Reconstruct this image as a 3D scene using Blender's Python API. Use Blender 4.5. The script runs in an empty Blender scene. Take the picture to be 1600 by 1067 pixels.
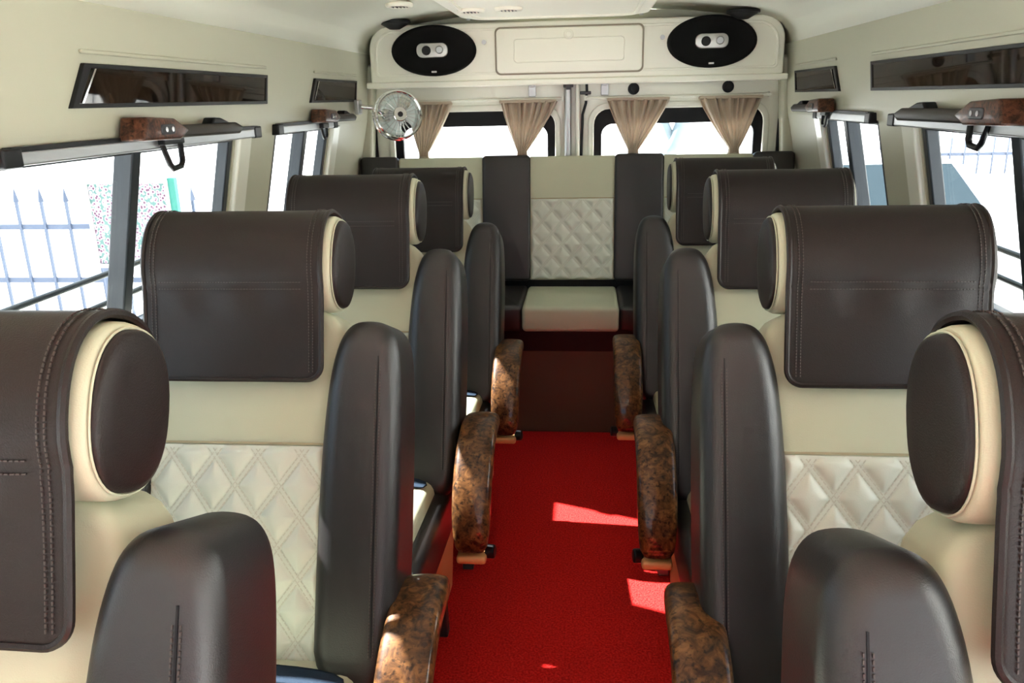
import bpy, bmesh, math, random
from mathutils import Vector, Matrix

random.seed(7)
sc = bpy.context.scene
COL = sc.collection

# ------------------------------------------------------------------ camera
CAM_H = 1.46
YAW, PITCH, ROLL = math.radians(5.461), math.radians(16.929), math.radians(-1.25)
FPX = 1250.0
def cam_axes():
    f = Vector((-math.sin(YAW), math.cos(YAW), 0)); r = Vector((math.cos(YAW), math.sin(YAW), 0)); u = Vector((0, 0, 1))
    f2 = f * math.cos(PITCH) - u * math.sin(PITCH); u2 = u * math.cos(PITCH) + f * math.sin(PITCH)
    r3 = r * math.cos(ROLL) + u2 * math.sin(ROLL); u3 = u2 * math.cos(ROLL) - r * math.sin(ROLL)
    return r3, u3, f2
cr, cu, cf = cam_axes()
cd = bpy.data.cameras.new('camera')
cam = bpy.data.objects.new('camera', cd); COL.objects.link(cam)
cd.sensor_width = 36.0; cd.lens = FPX / 1600 * 36.0; cd.clip_start = 0.02; cd.clip_end = 500
cam.matrix_world = Matrix(((cr.x, cu.x, -cf.x, 0.063), (cr.y, cu.y, -cf.y, 0.0), (cr.z, cu.z, -cf.z, CAM_H), (0, 0, 0, 1)))
sc.camera = cam

# ------------------------------------------------------------------ sky, sun, exposure
wd = bpy.data.worlds.new('sky'); sc.world = wd; wd.use_nodes = True
bg = wd.node_tree.nodes['Background']; bg.inputs[0].default_value = (0.62, 0.80, 1.0, 1); bg.inputs[1].default_value = 1.5
sl = bpy.data.lights.new('sun', 'SUN'); sl.energy = 35.0; sl.angle = math.radians(0.7); sl.color = (1, 0.975, 0.94)
sun = bpy.data.objects.new('sun', sl); COL.objects.link(sun)
SUN_TO = Vector((1.0, -0.46, -0.98))            # from the left-hand windows, down across the aisle
sun.rotation_euler = SUN_TO.to_track_quat('-Z', 'Y').to_euler()
sun.location = (-6, 2, 8)
sc.view_settings.view_transform = 'Standard'; sc.view_settings.look = 'None'
sc.view_settings.gamma = 1.0; sc.view_settings.use_curve_mapping = False
sc.view_settings.exposure = 0.62
sc.cycles.max_bounces = 10; sc.cycles.diffuse_bounces = 6; sc.cycles.transparent_max_bounces = 12
sc.cycles.caustics_reflective = False; sc.cycles.caustics_refractive = False
sc.cycles.sample_clamp_indirect = 25.0; sc.cycles.use_denoising = True

# ------------------------------------------------------------------ materials
def S(r, g, b):
    def l(c):
        c /= 255.0
        return c / 12.92 if c <= 0.04045 else ((c + 0.055) / 1.055) ** 2.4
    return (l(r), l(g), l(b), 1)
def new_mat(name):
    m = bpy.data.materials.new(name); m.use_nodes = True
    return m, m.node_tree.nodes, m.node_tree.links, m.node_tree.nodes['Principled BSDF']
def mat(name, col, rough=0.5, metal=0.0, spec=0.5, coat=0.0, vary=0.0, vscale=6.0, bump=0.0, bscale=400.0, sheen=0.0):
    m, N, L, P = new_mat(name)
    P.inputs['Base Color'].default_value = col; P.inputs['Roughness'].default_value = rough
    P.inputs['Metallic'].default_value = metal; P.inputs['Specular IOR Level'].default_value = spec
    P.inputs['Coat Weight'].default_value = coat; P.inputs['Coat Roughness'].default_value = 0.06
    P.inputs['Sheen Weight'].default_value = sheen
    tc = N.new('ShaderNodeTexCoord')
    if vary:
        n = N.new('ShaderNodeTexNoise'); n.inputs['Scale'].default_value = vscale; n.inputs['Detail'].default_value = 4
        mx = N.new('ShaderNodeMix'); mx.data_type = 'RGBA'
        mx.inputs[6].default_value = tuple(c * (1 - vary) for c in col[:3]) + (1,)
        mx.inputs[7].default_value = tuple(min(1, c * (1 + vary)) for c in col[:3]) + (1,)
        L.new(tc.outputs['Object'], n.inputs['Vector']); L.new(n.outputs['Fac'], mx.inputs[0]); L.new(mx.outputs[2], P.inputs['Base Color'])
    if bump:
        n2 = N.new('ShaderNodeTexNoise'); n2.inputs['Scale'].default_value = bscale; n2.inputs['Detail'].default_value = 2
        b = N.new('ShaderNodeBump'); b.inputs['Strength'].default_value = bump; b.inputs['Distance'].default_value = 0.002
        L.new(tc.outputs['Object'], n2.inputs['Vector']); L.new(n2.outputs['Fac'], b.inputs['Height']); L.new(b.outputs[0], P.inputs['Normal'])
    return m
def burl_mat(name, dark, mid, light, scale=22.0, rough=0.22, coat=1.0, spec=0.5):
    m, N, L, P = new_mat(name)
    tc = N.new('ShaderNodeTexCoord'); n1 = N.new('ShaderNodeTexNoise'); n1.inputs['Scale'].default_value = scale
    n1.inputs['Detail'].default_value = 6; n1.inputs['Distortion'].default_value = 2.2; n1.inputs['Roughness'].default_value = 0.62
    rp = N.new('ShaderNodeValToRGB'); e = rp.color_ramp.elements
    e[0].position = 0.36; e[0].color = dark; e[1].position = 0.68; e[1].color = light
    k = rp.color_ramp.elements.new(0.5); k.color = mid
    n1.inputs['Distortion'].default_value = 1.1; n1.inputs['Detail'].default_value = 9
    n3 = N.new('ShaderNodeTexNoise'); n3.inputs['Scale'].default_value = scale * 3.2; n3.inputs['Detail'].default_value = 3
    fl_ = N.new('ShaderNodeMapRange'); fl_.inputs[1].default_value = 0.34; fl_.inputs[2].default_value = 0.46; fl_.inputs[3].default_value = 0.25; fl_.inputs[4].default_value = 1.0
    mu = N.new('ShaderNodeMix'); mu.data_type = 'RGBA'; mu.blend_type = 'MULTIPLY'; mu.inputs[0].default_value = 1.0
    L.new(tc.outputs['Object'], n1.inputs['Vector']); L.new(tc.outputs['Object'], n3.inputs['Vector'])
    L.new(n1.outputs['Fac'], rp.inputs[0]); L.new(n3.outputs['Fac'], fl_.inputs[0]); L.new(rp.outputs[0], mu.inputs[6]); L.new(fl_.outputs[0], mu.inputs[7]); L.new(mu.outputs[2], P.inputs['Base Color'])
    P.inputs['Roughness'].default_value = rough; P.inputs['Coat Weight'].default_value = coat; P.inputs['Coat Roughness'].default_value = 0.03; P.inputs['Specular IOR Level'].default_value = spec
    return m
def glass_mat(name, tint, refl=0.035):
    m = bpy.data.materials.new(name); m.use_nodes = True; N = m.node_tree.nodes; L = m.node_tree.links
    N.remove(N['Principled BSDF']); out = N['Material Output']
    t = N.new('ShaderNodeBsdfTransparent'); t.inputs[0].default_value = tint
    g = N.new('ShaderNodeBsdfGlossy'); g.inputs['Roughness'].default_value = 0.02
    mx = N.new('ShaderNodeMixShader'); mx.inputs[0].default_value = refl; L.new(t.outputs[0], mx.inputs[1]); L.new(g.outputs[0], mx.inputs[2])
    L.new(mx.outputs[0], out.inputs[0]); return m

M = {}
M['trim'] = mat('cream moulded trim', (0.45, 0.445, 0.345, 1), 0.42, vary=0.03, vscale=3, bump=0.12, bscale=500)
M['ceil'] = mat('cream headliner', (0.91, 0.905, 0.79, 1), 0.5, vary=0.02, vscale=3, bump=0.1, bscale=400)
M['panelwhite'] = mat('ivory moulded panel', (0.91, 0.90, 0.79, 1), 0.38)
M['doorwhite'] = mat('painted door metal', (0.74, 0.74, 0.66, 1), 0.32, coat=0.3)
M['brown'] = mat('dark brown leather', (0.0150, 0.0112, 0.0102, 1), 0.40, spec=0.25, vary=0.18, vscale=7, bump=0.22, bscale=650)
M['brown2'] = mat('dark brown leather bolster', (0.0085, 0.0075, 0.0078, 1), 0.40, spec=0.62, vary=0.15, vscale=7, bump=0.18, bscale=650)
M['cream'] = mat('cream leather', (0.46, 0.475, 0.345, 1), 0.42, spec=0.4, vary=0.05, vscale=6, bump=0.15, bscale=650)
M['quilt'] = mat('cream quilted leather', (0.57, 0.60, 0.52, 1), 0.42, spec=0.4, vary=0.05, vscale=10, bump=0.15, bscale=650)
M['thread'] = mat('brown thread', (0.055, 0.045, 0.040, 1), 0.6)
M['threadcream'] = mat('cream thread', (0.72, 0.68, 0.54, 1), 0.6)
M['black'] = mat('black plastic', (0.006, 0.006, 0.007, 1), 0.4, spec=0.22)
M['rubber'] = mat('black rubber seal', (0.005, 0.0055, 0.007, 1), 0.5, spec=0.2)
M['steel'] = mat('dark steel', (0.05, 0.05, 0.055, 1), 0.45, metal=0.6)
M['chrome'] = mat('chrome', (0.8, 0.8, 0.8, 1), 0.12, metal=1.0)
M['alu'] = mat('grey aluminium', (0.42, 0.43, 0.44, 1), 0.35, metal=0.7)
M['frame'] = mat('dark grey window frame', (0.018, 0.023, 0.029, 1), 0.4, spec=0.35)
M['burl'] = burl_mat('glossy burl wood', (0.022, 0.008, 0.0025, 1), (0.085, 0.034, 0.010, 1), (0.19, 0.085, 0.026, 1), 34, 0.45, 0.4, 0.12)
M['burlred'] = burl_mat('reddish burl trim', (0.020, 0.006, 0.003, 1), (0.070, 0.024, 0.012, 1), (0.14, 0.055, 0.03, 1), 45, 0.35, 0.15, 0.3)
M['burldark'] = burl_mat('smoked burl panel', (0.004, 0.0025, 0.0015, 1), (0.014, 0.008, 0.0045, 1), (0.032, 0.019, 0.011, 1), 14, 0.5, 0.5, 0.0)
M['tan'] = mat('tan laminate', (0.55, 0.27, 0.10, 1), 0.45, vary=0.1)
M['board'] = mat('dark brown board', (0.085, 0.045, 0.025, 1), 0.5, vary=0.15, vscale=4)
M['belt'] = mat('blue grey seat belt webbing', (0.016, 0.028, 0.048, 1), 0.8, spec=0.1, bump=0.5, bscale=700)
M['speaker'] = mat('black speaker mesh', (0.005, 0.005, 0.005, 1), 0.6, spec=0.12, bump=0.8, bscale=900)
M['silver'] = mat('silver plate', (0.55, 0.55, 0.53, 1), 0.35, metal=0.5)
M['glass'] = glass_mat('window glass', (0.95, 0.97, 0.97, 1))
M['clear'] = glass_mat('clear fan plastic', (0.90, 0.93, 0.93, 1))
M['blade'] = mat('pale translucent fan blade', (0.62, 0.68, 0.66, 1), 0.3)
M['ground'] = mat('pale dusty concrete', (0.74, 0.74, 0.72, 1), 0.9, vary=0.15, vscale=0.8)
M['fence'] = mat('blue grey fence paint', (0.07, 0.09, 0.14, 1), 0.6)
M['wallout'] = mat('grey concrete wall', (0.36, 0.36, 0.36, 1), 0.9, vary=0.2, vscale=2)
M['carwhite'] = mat('white car paint', (0.80, 0.80, 0.80, 1), 0.25, coat=0.8)
M['carglass'] = mat('dark car glass', (0.02, 0.03, 0.035, 1), 0.08)
M['bark'] = mat('grey bark', (0.16, 0.20, 0.22, 1), 0.9, vary=0.3, vscale=9)
M['leaf'] = mat('green leaf', (0.05, 0.13, 0.05, 1), 0.6)
def curtain_mat():
    m, N, L, P = new_mat('taupe satin curtain')
    P.inputs['Base Color'].default_value = (0.55, 0.46, 0.36, 1); P.inputs['Roughness'].default_value = 0.45
    P.inputs['Sheen Weight'].default_value = 0.4
    tr = N.new('ShaderNodeBsdfTranslucent'); tr.inputs[0].default_value = (0.75, 0.66, 0.56, 1)
    mx = N.new('ShaderNodeMixShader'); mx.inputs[0].default_value = 0.42
    L.new(P.outputs[0], mx.inputs[1]); L.new(tr.outputs[0], mx.inputs[2]); L.new(mx.outputs[0], N['Material Output'].inputs[0]); return m
M['curtain'] = curtain_mat()
def carpet_mat():
    m, N, L, P = new_mat('red looped carpet')
    tc = N.new('ShaderNodeTexCoord'); n = N.new('ShaderNodeTexNoise'); n.inputs['Scale'].default_value = 170; n.inputs['Detail'].default_value = 3
    rp = N.new('ShaderNodeValToRGB'); e = rp.color_ramp.elements
    e[0].position = 0.3; e[0].color = (0.48, 0.006, 0.007, 1); e[1].position = 0.72; e[1].color = (0.88, 0.030, 0.024, 1)
    b = N.new('ShaderNodeBump'); b.inputs['Strength'].default_value = 0.9; b.inputs['Distance'].default_value = 0.006
    L.new(tc.outputs['Object'], n.inputs['Vector']); L.new(n.outputs['Fac'], rp.inputs[0]); L.new(rp.outputs[0], P.inputs['Base Color'])
    L.new(n.outputs['Fac'], b.inputs['Height']); L.new(b.outputs[0], P.inputs['Normal'])
    P.inputs['Roughness'].default_value = 0.95; P.inputs['Specular IOR Level'].default_value = 0.1
    return m
M['carpet'] = carpet_mat()
M['quiltthread'] = mat('pale thread', (0.50, 0.50, 0.42, 1), 0.7)
M['seam'] = mat('olive seam', (0.33, 0.29, 0.18, 1), 0.7)
M['taupe'] = mat('dark taupe plastic', (0.030, 0.025, 0.020, 1), 0.45, spec=0.25)
def poster_mat():
    m, N, L, P = new_mat('speckled floral print')
    tc = N.new('ShaderNodeTexCoord'); v = N.new('ShaderNodeTexVoronoi'); v.inputs['Scale'].default_value = 34
    rp = N.new('ShaderNodeValToRGB'); e = rp.color_ramp.elements; rp.color_ramp.interpolation = 'CONSTANT'
    e[0].position = 0; e[0].color = (0.05, 0.012, 0.035, 1); e[1].position = 0.34; e[1].color = (0.30, 0.25, 0.29, 1)
    k = e.new(0.22); k.color = (0.12, 0.04, 0.09, 1); k = e.new(0.62); k.color = (0.05, 0.12, 0.11, 1)
    L.new(tc.outputs['Object'], v.inputs['Vector']); L.new(v.outputs['Distance'], rp.inputs[0]); L.new(rp.outputs[0], P.inputs['Base Color'])
    return m
M['poster'] = poster_mat()

# ------------------------------------------------------------------ mesh helpers
def link(name, me, m, parent=None):
    o = bpy.data.objects.new(name, me); COL.objects.link(o)
    if m is not None: me.materials.append(M[m] if isinstance(m, str) else m)
    if parent is not None: o.parent = parent
    return o
def finish(name, bm, m, parent=None, smooth=True, bevel=None, sub=0, solid=None, fix=True, angle=50):
    bmesh.ops.remove_doubles(bm, verts=bm.verts, dist=1e-6)
    if fix: bmesh.ops.recalc_face_normals(bm, faces=bm.faces)
    me = bpy.data.meshes.new(name); bm.to_mesh(me); bm.free()
    for p in me.polygons: p.use_smooth = smooth
    o = link(name, me, m, parent)
    if solid:
        md = o.modifiers.new('thickness', 'SOLIDIFY'); md.thickness = abs(solid); md.offset = -1 if solid > 0 else 1
    if bevel:
        md = o.modifiers.new('bevel', 'BEVEL'); md.width = bevel[0]; md.segments = bevel[1]; md.limit_method = 'ANGLE'; md.angle_limit = math.radians(40)
        if smooth: md.harden_normals = False
    if sub:
        md = o.modifiers.new('sub', 'SUBSURF'); md.levels = sub; md.render_levels = sub
    if smooth and not sub and not (bevel and bevel[1] > 2):
        try: me.set_sharp_from_angle(angle=math.radians(angle))
        except Exception: pass
    return o
def tag(o, label=None, cat=None, group=None, kind=None):
    if label: o['label'] = label
    if cat: o['category'] = cat
    if group: o['group'] = group
    if kind: o['kind'] = kind
    return o
def empty(name, loc=(0, 0, 0), rz=0):
    o = bpy.data.objects.new(name, None); COL.objects.link(o); o.location = loc; o.rotation_euler = (0, 0, rz); o.empty_display_size = 0.1
    return o
def BM(): return bmesh.new()
def box(bm, c, s, rot=None):
    mtx = Matrix.Translation(c) @ (rot.to_4x4() if rot else Matrix.Identity(4)) @ Matrix.Diagonal((s[0], s[1], s[2], 1))
    bmesh.ops.create_cube(bm, size=1.0, matrix=mtx); return bm
def bar(bm, a, b, w, h, up=(0, 0, 1)):
    a = Vector(a); b = Vector(b); d = b - a; L = d.length; y = d / L
    x = y.cross(Vector(up)); x = x.normalized() if x.length > 1e-6 else Vector((1, 0, 0)); z = x.cross(y)
    R = Matrix((x, y, z)).transposed()
    return box(bm, (a + b) / 2, (w, L, h), R)
def cyl(bm, a, b, r, n=16, r2=None):
    a = Vector(a); b = Vector(b); d = b - a
    R = d.to_track_quat('Z', 'Y').to_matrix().to_4x4()
    bmesh.ops.create_cone(bm, cap_ends=True, segments=n, radius1=r, radius2=r if r2 is None else r2, depth=d.length, matrix=Matrix.Translation((a + b) / 2) @ R)
    return bm
def tube(bm, pts, r, n=8, closed=False, rs=None):
    pts = [Vector(p) for p in pts]; rings = []; N = len(pts); px = None
    for i, p in enumerate(pts):
        t = (pts[(i + 1) % N] - pts[i - 1]) if closed or 0 < i < N - 1 else (pts[1] - pts[0] if i == 0 else pts[-1] - pts[-2])
        t.normalize()
        if px is None: px = t.orthogonal().normalized()
        px = (px - t * px.dot(t)).normalized(); py = t.cross(px)
        rr = rs[i] if rs else r
        rings.append([bm.verts.new(p + (px * math.cos(2 * math.pi * k / n) + py * math.sin(2 * math.pi * k / n)) * rr) for k in range(n)])
    for i in range(N if closed else N - 1):
        A, B = rings[i], rings[(i + 1) % N]
        for k in range(n): bm.faces.new((A[k], A[(k + 1) % n], B[(k + 1) % n], B[k]))
    if not closed: bm.faces.new(rings[0][::-1]); bm.faces.new(rings[-1])
    return bm
def extrude(bm, pts, fn, d0, d1):
    """outline pts (a,b) swept along depth d0..d1 ; fn(a,b,d) -> xyz"""
    A = [bm.verts.new(fn(a, b, d0)) for a, b in pts]; B = [bm.verts.new(fn(a, b, d1)) for a, b in pts]; n = len(pts)
    bm.faces.new(A[::-1]); bm.faces.new(B)
    for i in range(n): bm.faces.new((A[i], A[(i + 1) % n], B[(i + 1) % n], B[i]))
    return bm
def rrect(x0, x1, y0, y1, r, n=6):
    out = []
    rs = r if isinstance(r, (tuple, list)) else (r,) * 4
    for (cx, cy, a0), q in zip(((x1, y1, 0), (x0, y1, 90), (x0, y0, 180), (x1, y0, 270)), rs):
        sx = -1 if cx == x1 else 1; sy = -1 if cy == y1 else 1
        if q <= 0: out.append((cx, cy)); continue
        for k in range(n + 1):
            t = math.radians(a0 + 90 * k / n); out.append((cx + sx * q + q * math.cos(t), cy + sy * q + q * math.sin(t)))
    return out
def ellipse(cx, cy, rx, ry, n=40): return [(cx + rx * math.cos(2 * math.pi * k / n), cy + ry * math.sin(2 * math.pi * k / n)) for k in range(n)]
def grid(bm, nu, nv, fn):
    V = [[bm.verts.new(fn(i / nu, j / nv)) for j in range(nv + 1)] for i in range(nu + 1)]
    for i in range(nu):
        for j in range(nv): bm.faces.new((V[i][j], V[i + 1][j], V[i + 1][j + 1], V[i][j + 1]))
    return V
def frame_face(bm, outer, inner, fn, d0, d1):
    """ring between two same-length outlines, depth d0..d1"""
    n = len(outer)
    vs = [[bm.verts.new(fn(a, b, d)) for a, b in L] for L in (outer, inner) for d in (d0, d1)]
    o0, o1, i0, i1 = vs
    for k in range(n):
        j = (k + 1) % n
        bm.faces.new((o0[k], o0[j], i0[j], i0[k])); bm.faces.new((o1[j], o1[k], i1[k], i1[j]))
        bm.faces.new((o0[j], o0[k], o1[k], o1[j])); bm.faces.new((i0[k], i0[j], i1[j], i1[k]))
def copy_tree(o, parent=None):
    c = o.copy(); COL.objects.link(c); c.parent = parent
    for ch in list(o.children):
        if ch.name in COL.objects: copy_tree(ch, c)
    return c

# ------------------------------------------------------------------ shell of the van
REAR = 3.86; FRONT = -2.1
PROF = [(0.0, 1.07), (0.5, 1.08), (0.9, 1.06), (0.93, 1.05), (1.37, 0.95), (1.41, 0.945), (1.56, 0.935), (1.66, 0.925)]
WINS = [(-1.5, -0.15), (0.10, 2.30), (2.62, 3.20)]
def wall_x(z):
    for (z0, x0), (z1, x1) in zip(PROF, PROF[1:]):
        if z0 <= z <= z1: return x0 + (x1 - x0) * (z - z0) / (z1 - z0)
    return PROF[-1][1]
def build_wall(s):
    bm = BM(); ys = sorted({FRONT, REAR, *[y for w in WINS for y in w]})
    V = {}
    for i, y in enumerate(ys):
        for j, (z, x) in enumerate(PROF): V[i, j] = bm.verts.new((s * x, y, z))
    for i in range(len(ys) - 1):
        for j in range(len(PROF) - 1):
            ym = (ys[i] + ys[i + 1]) / 2
            if PROF[j][0] == 0.93 and any(a < ym < b for a, b in WINS): continue
            if s > 0 and WINS[0][0] < ym < WINS[0][1] and PROF[j][0] < 1.55: continue      # open passenger doorway, in front of the first row
            f = (V[i, j], V[i + 1, j], V[i + 1, j + 1], V[i, j + 1])
            bm.faces.new(f if s > 0 else f[::-1])
    for f in bm.faces:
        f.normal_update()
        if f.normal.x * s > 0: f.normal_flip()
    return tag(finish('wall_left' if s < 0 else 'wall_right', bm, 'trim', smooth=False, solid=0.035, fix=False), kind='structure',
               label='cream side wall panel of the van cabin', cat='wall')
walls = {s: build_wall(s) for s in (-1, 1)}
walls[-1]['label'] = 'cream moulded side wall of the van behind the left seats'
walls[1]['label'] = 'cream moulded side wall of the van behind the right seats'
# floor
bm = BM(); box(bm, (0, (FRONT + REAR) / 2, -0.02), (2.2, REAR - FRONT, 0.04))
tag(finish('floor', bm, 'carpet', smooth=False), kind='structure', label='red looped carpet running down the aisle', cat='floor')
# ceiling
CPH = [(0.925, 1.66), (0.912, 1.70), (0.885, 1.735), (0.84, 1.762), (0.75, 1.785), (0.60, 1.803), (0.45, 1.818), (0.25, 1.828), (0, 1.832)]
CP = [(-x, z) for x, z in CPH] + [(x, z) for x, z in CPH[-2::-1]]
bm = BM(); a = [bm.verts.new((x, FRONT, z)) for x, z in CP]; b = [bm.verts.new((x, REAR, z)) for x, z in CP]
for i in range(len(CP) - 1): bm.faces.new((a[i], a[i + 1], b[i + 1], b[i]))
for f in bm.faces:
    f.normal_update()
    if f.normal.z > 0: f.normal_flip()
tag(finish('ceiling', bm, 'ceil', solid=0.04, fix=False, angle=25), kind='structure', label='cream moulded headliner of the van', cat='ceiling')
# front bulkhead with windscreen opening (behind the camera)
bm = BM()
for c, s in (((0, FRONT, 0.425), (2.2, 0.06, 0.85)), ((0, FRONT, 1.76), (2.0, 0.06, 0.14)), ((-0.98, FRONT, 1.25), (0.12, 0.06, 0.75)), ((0.98, FRONT, 1.25), (0.12, 0.06, 0.75))): box(bm, c, s)
tag(finish('wall_front', bm, 'trim', smooth=False), kind='structure', label='front bulkhead below the windscreen', cat='wall')

# side windows
def side_window(n, s, y0, y1, mull, label):
    w = tag(empty('window_%d' % n, (s * 1.0, (y0 + y1) / 2, 0.93)), kind='structure', label=label, cat='window')
    ox, oy, oz = w.location
    def P(y, z, off=0.0): return (s * (wall_x(z) + off) - ox, y - oy, z - oz)
    z0, z1 = 0.93, 1.37
    bm = BM()
    for (a, b) in (((y0, z0), (y1, z0)), ((y0, z1), (y1, z1)), ((y0 + .012, z0), (y0 + .012, z1)), ((y1 - .012, z0), (y1 - .012, z1))):
        bar(bm, P(*a, 0.02), P(*b, 0.02), 0.028, 0.034, (s, 0, 0))
    finish('window_frame', bm, 'frame', w, smooth=False, bevel=(0.004, 2))
    bm = BM(); bar(bm, P(mull, z0, 0.02), P(mull, z1, 0.02), 0.038, 0.045, (s, 0, 0)); finish('mullion', bm, 'frame', w, smooth=False, bevel=(0.004, 2))
    for a, b, off in ((y0, mull, 0.014), (mull, y1, 0.026)):
        bm = BM(); q = [P(a, z0, off), P(b, z0, off), P(b, z1, off), P(a, z1, off)]
        q2 = [(x + s * 0.004, y, z) for x, y, z in q]
        v = [bm.verts.new(p) for p in q + q2]
        for f in ((0, 1, 2, 3), (7, 6, 5, 4), (0, 4, 5, 1), (1, 5, 6, 2), (2, 6, 7, 3), (3, 7, 4, 0)): bm.faces.new([v[i] for i in f])
        finish('pane', bm, 'glass', w, smooth=False)
    bm = BM(); bar(bm, P(y1 + .055, z0, -0.005), P(y1 + .055, z1, -0.005), 0.085, 0.022, (s, 0, 0)); finish('liner', bm, 'doorwhite', w, smooth=False, bevel=(0.006, 3))
    bm = BM(); bar(bm, P(y0 - .02, z0 - .012, -0.03), P(y1 + .06, z0 - .012, -0.03), 0.075, 0.022, (0, 0, 1)); finish('sill', bm, 'doorwhite', w, smooth=False, bevel=(0.006, 3))
    bm = BM(); box(bm, P(y1 - .03, 1.12, -0.004), (0.02, 0.035, 0.05)); box(bm, P(y1 - .03, 1.12, -0.02), (0.022, 0.014, 0.014)); finish('catch', bm, 'black', w, smooth=False, bevel=(0.003, 2))
    if n in (1, 2):
        for z in (0.99, 1.06):
            bm = BM(); cyl(bm, (s * 1.13 - ox, y0 - oy - .05, z - oz), (s * 1.13 - ox, y1 - oy + .05, z - oz), 0.008, 10); finish('guard_bar', bm, 'frame', w)
    return w
side_window(1, -1, *WINS[1], 1.775, 'long sliding window beside the left seats with a pale fence beyond')
side_window(2, 1, *WINS[1], 1.80, 'long sliding window beside the right seats with a white car beyond')
side_window(3, -1, *WINS[2], 2.92, 'small sliding window at the rear left corner')
side_window(4, 1, *WINS[2], 2.95, 'small sliding window at the rear right corner')

# ------------------------------------------------------------------ rear panel with speakers, rear doors
PY = 3.70
wb = tag(empty('wall_back', (0, PY, 1.54)), kind='structure', label='ivory moulded overhead panel above the rear doors', cat='wall')
def rp(a, b, d): return (a, d, b)
bm = BM(); extrude(bm, rrect(-0.90, 0.90, -0.005, 0.235, (0.10, 0.10, 0.01, 0.01), 8), rp, 0.0, 0.12)
finish('panel', bm, 'panelwhite', wb, bevel=(0.014, 4))
bm = BM(); o_ = rrect(-0.875, 0.875, 0.02, 0.212, (0.09, 0.09, 0.02, 0.02), 8); i_ = rrect(-0.865, 0.865, 0.03, 0.202, (0.082, 0.082, 0.015, 0.015), 8)
frame_face(bm, o_, i_, rp, -0.006, 0.002); finish('raised_rim', bm, 'panelwhite', wb, bevel=(0.002, 2))
bm = BM(); box(bm, (0, 0.10, -0.015), (1.84, 0.22, 0.025)); finish('soffit', bm, 'panelwhite', wb, smooth=False, bevel=(0.006, 3))
hatch = tag(empty('storage_hatch', (-0.015, PY - 0.008, 1.655)), 'ivory rectangular hatch cover between the two oval speakers', 'hatch')
bm = BM(); extrude(bm, rrect(-0.315, 0.315, -0.092, 0.092, 0.02), rp, -0.006, 0.008); finish('cover', bm, 'panelwhite', hatch, bevel=(0.004, 3))
bm = BM(); frame_face(bm, rrect(-0.322, 0.322, -0.099, 0.099, 0.024), rrect(-0.314, 0.314, -0.091, 0.091, 0.019), rp, -0.001, 0.006); finish('gap', bm, mat('shadow gap rubber', (0.30, 0.26, 0.20, 1), 0.8), hatch, smooth=False)
bm = BM(); frame_face(bm, rrect(-0.24, 0.24, -0.05, 0.05, 0.015), rrect(-0.236, 0.236, -0.046, 0.046, 0.012), rp, -0.010, -0.005); finish('pressed_rim', bm, 'panelwhite', hatch, bevel=(0.002, 2))
bm = BM(); cyl(bm, (0, -0.004, 0.062), (0, -0.016, 0.062), 0.020, 20); cyl(bm, (0, -0.016, 0.062), (0, -0.020, 0.062), 0.013, 20); finish('latch', bm, 'panelwhite', hatch, bevel=(0.002, 2))
for sx in (-1, 1):
    bm = BM(); cyl(bm, (sx * 0.385, PY + 0.002, 1.695), (sx * 0.385, PY - 0.006, 1.695), 0.010, 14)
    tag(finish('panel_screw', bm, 'alu'), 'small round screw head beside the %s end of the hatch' % ('left' if sx < 0 else 'right'), 'screw')

def speaker(x, z, label):
    t = tag(empty('oval_speaker', (x, PY - 0.006, z)), label, 'speaker', 'oval speakers in the rear overhead panel')
    bm = BM(); n = 48
    rings = [(0.188, 0.106, 0.004), (0.188, 0.106, -0.010), (0.182, 0.101, -0.018), (0.172, 0.092, -0.016), (0.165, 0.086, -0.012), (0.11, 0.055, -0.020), (0.0, 0.0, -0.022)]
    prev = None
    for rx, rz, d in rings:
        if rx == 0: c = bm.verts.new((0, d, 0)); [bm.faces.new((prev[k], prev[(k + 1) % n], c)) for k in range(n)]; break
        cur = [bm.verts.new((a, d, b)) for a, b in ellipse(0, 0, rx, rz, n)]
        if prev:
            for k in range(n): bm.faces.new((prev[k], prev[(k + 1) % n], cur[(k + 1) % n], cur[k]))
        else: bm.faces.new(cur[::-1])
        prev = cur
    finish('grille', bm, 'speaker', t, angle=80)
    bm = BM(); extrude(bm, rrect(-0.072, 0.066, -0.029, 0.031, 0.026), rp, -0.034, -0.018); finish('bridge_plate', bm, 'silver', t, bevel=(0.004, 3))
    bm = BM(); cyl(bm, (-0.028, -0.030, 0.0), (-0.028, -0.040, 0.0), 0.020, 20); finish('tweeter', bm, 'black', t, bevel=(0.004, 2))
    bm = BM(); cyl(bm, (0.030, -0.030, 0.002), (0.030, -0.040, 0.002), 0.017, 20); finish('tweeter', bm, 'alu', t, bevel=(0.004, 2))
    bm = BM(); box(bm, (0.0, -0.018, -0.088), (0.022, 0.004, 0.007)); finish('badge', bm, 'silver', t, smooth=False)
speaker(-0.607, 1.665, 'black oval speaker left of the hatch, above the clear fan')
speaker(0.592, 1.672, 'black oval speaker right of the hatch, at the right end of the panel')
for sx, x in ((-1, -0.755), (1, 0.70)):
    t = tag(empty('cabin_lamp', (x, 3.60, 1.772)), 'small black lamp lens above the %s oval speaker' % ('left' if sx < 0 else 'right'), 'lamp')
    bm = BM(); cyl(bm, (0, 0, -0.022), (0, 0, 0.0), 0.022, 20, 0.062); finish('lens', bm, 'black', t, bevel=(0.004, 2))
    bm = BM(); cyl(bm, (0, 0, 0.0), (0, 0, 0.014), 0.068, 24); finish('rim', bm, 'black', t, bevel=(0.003, 2))

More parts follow.
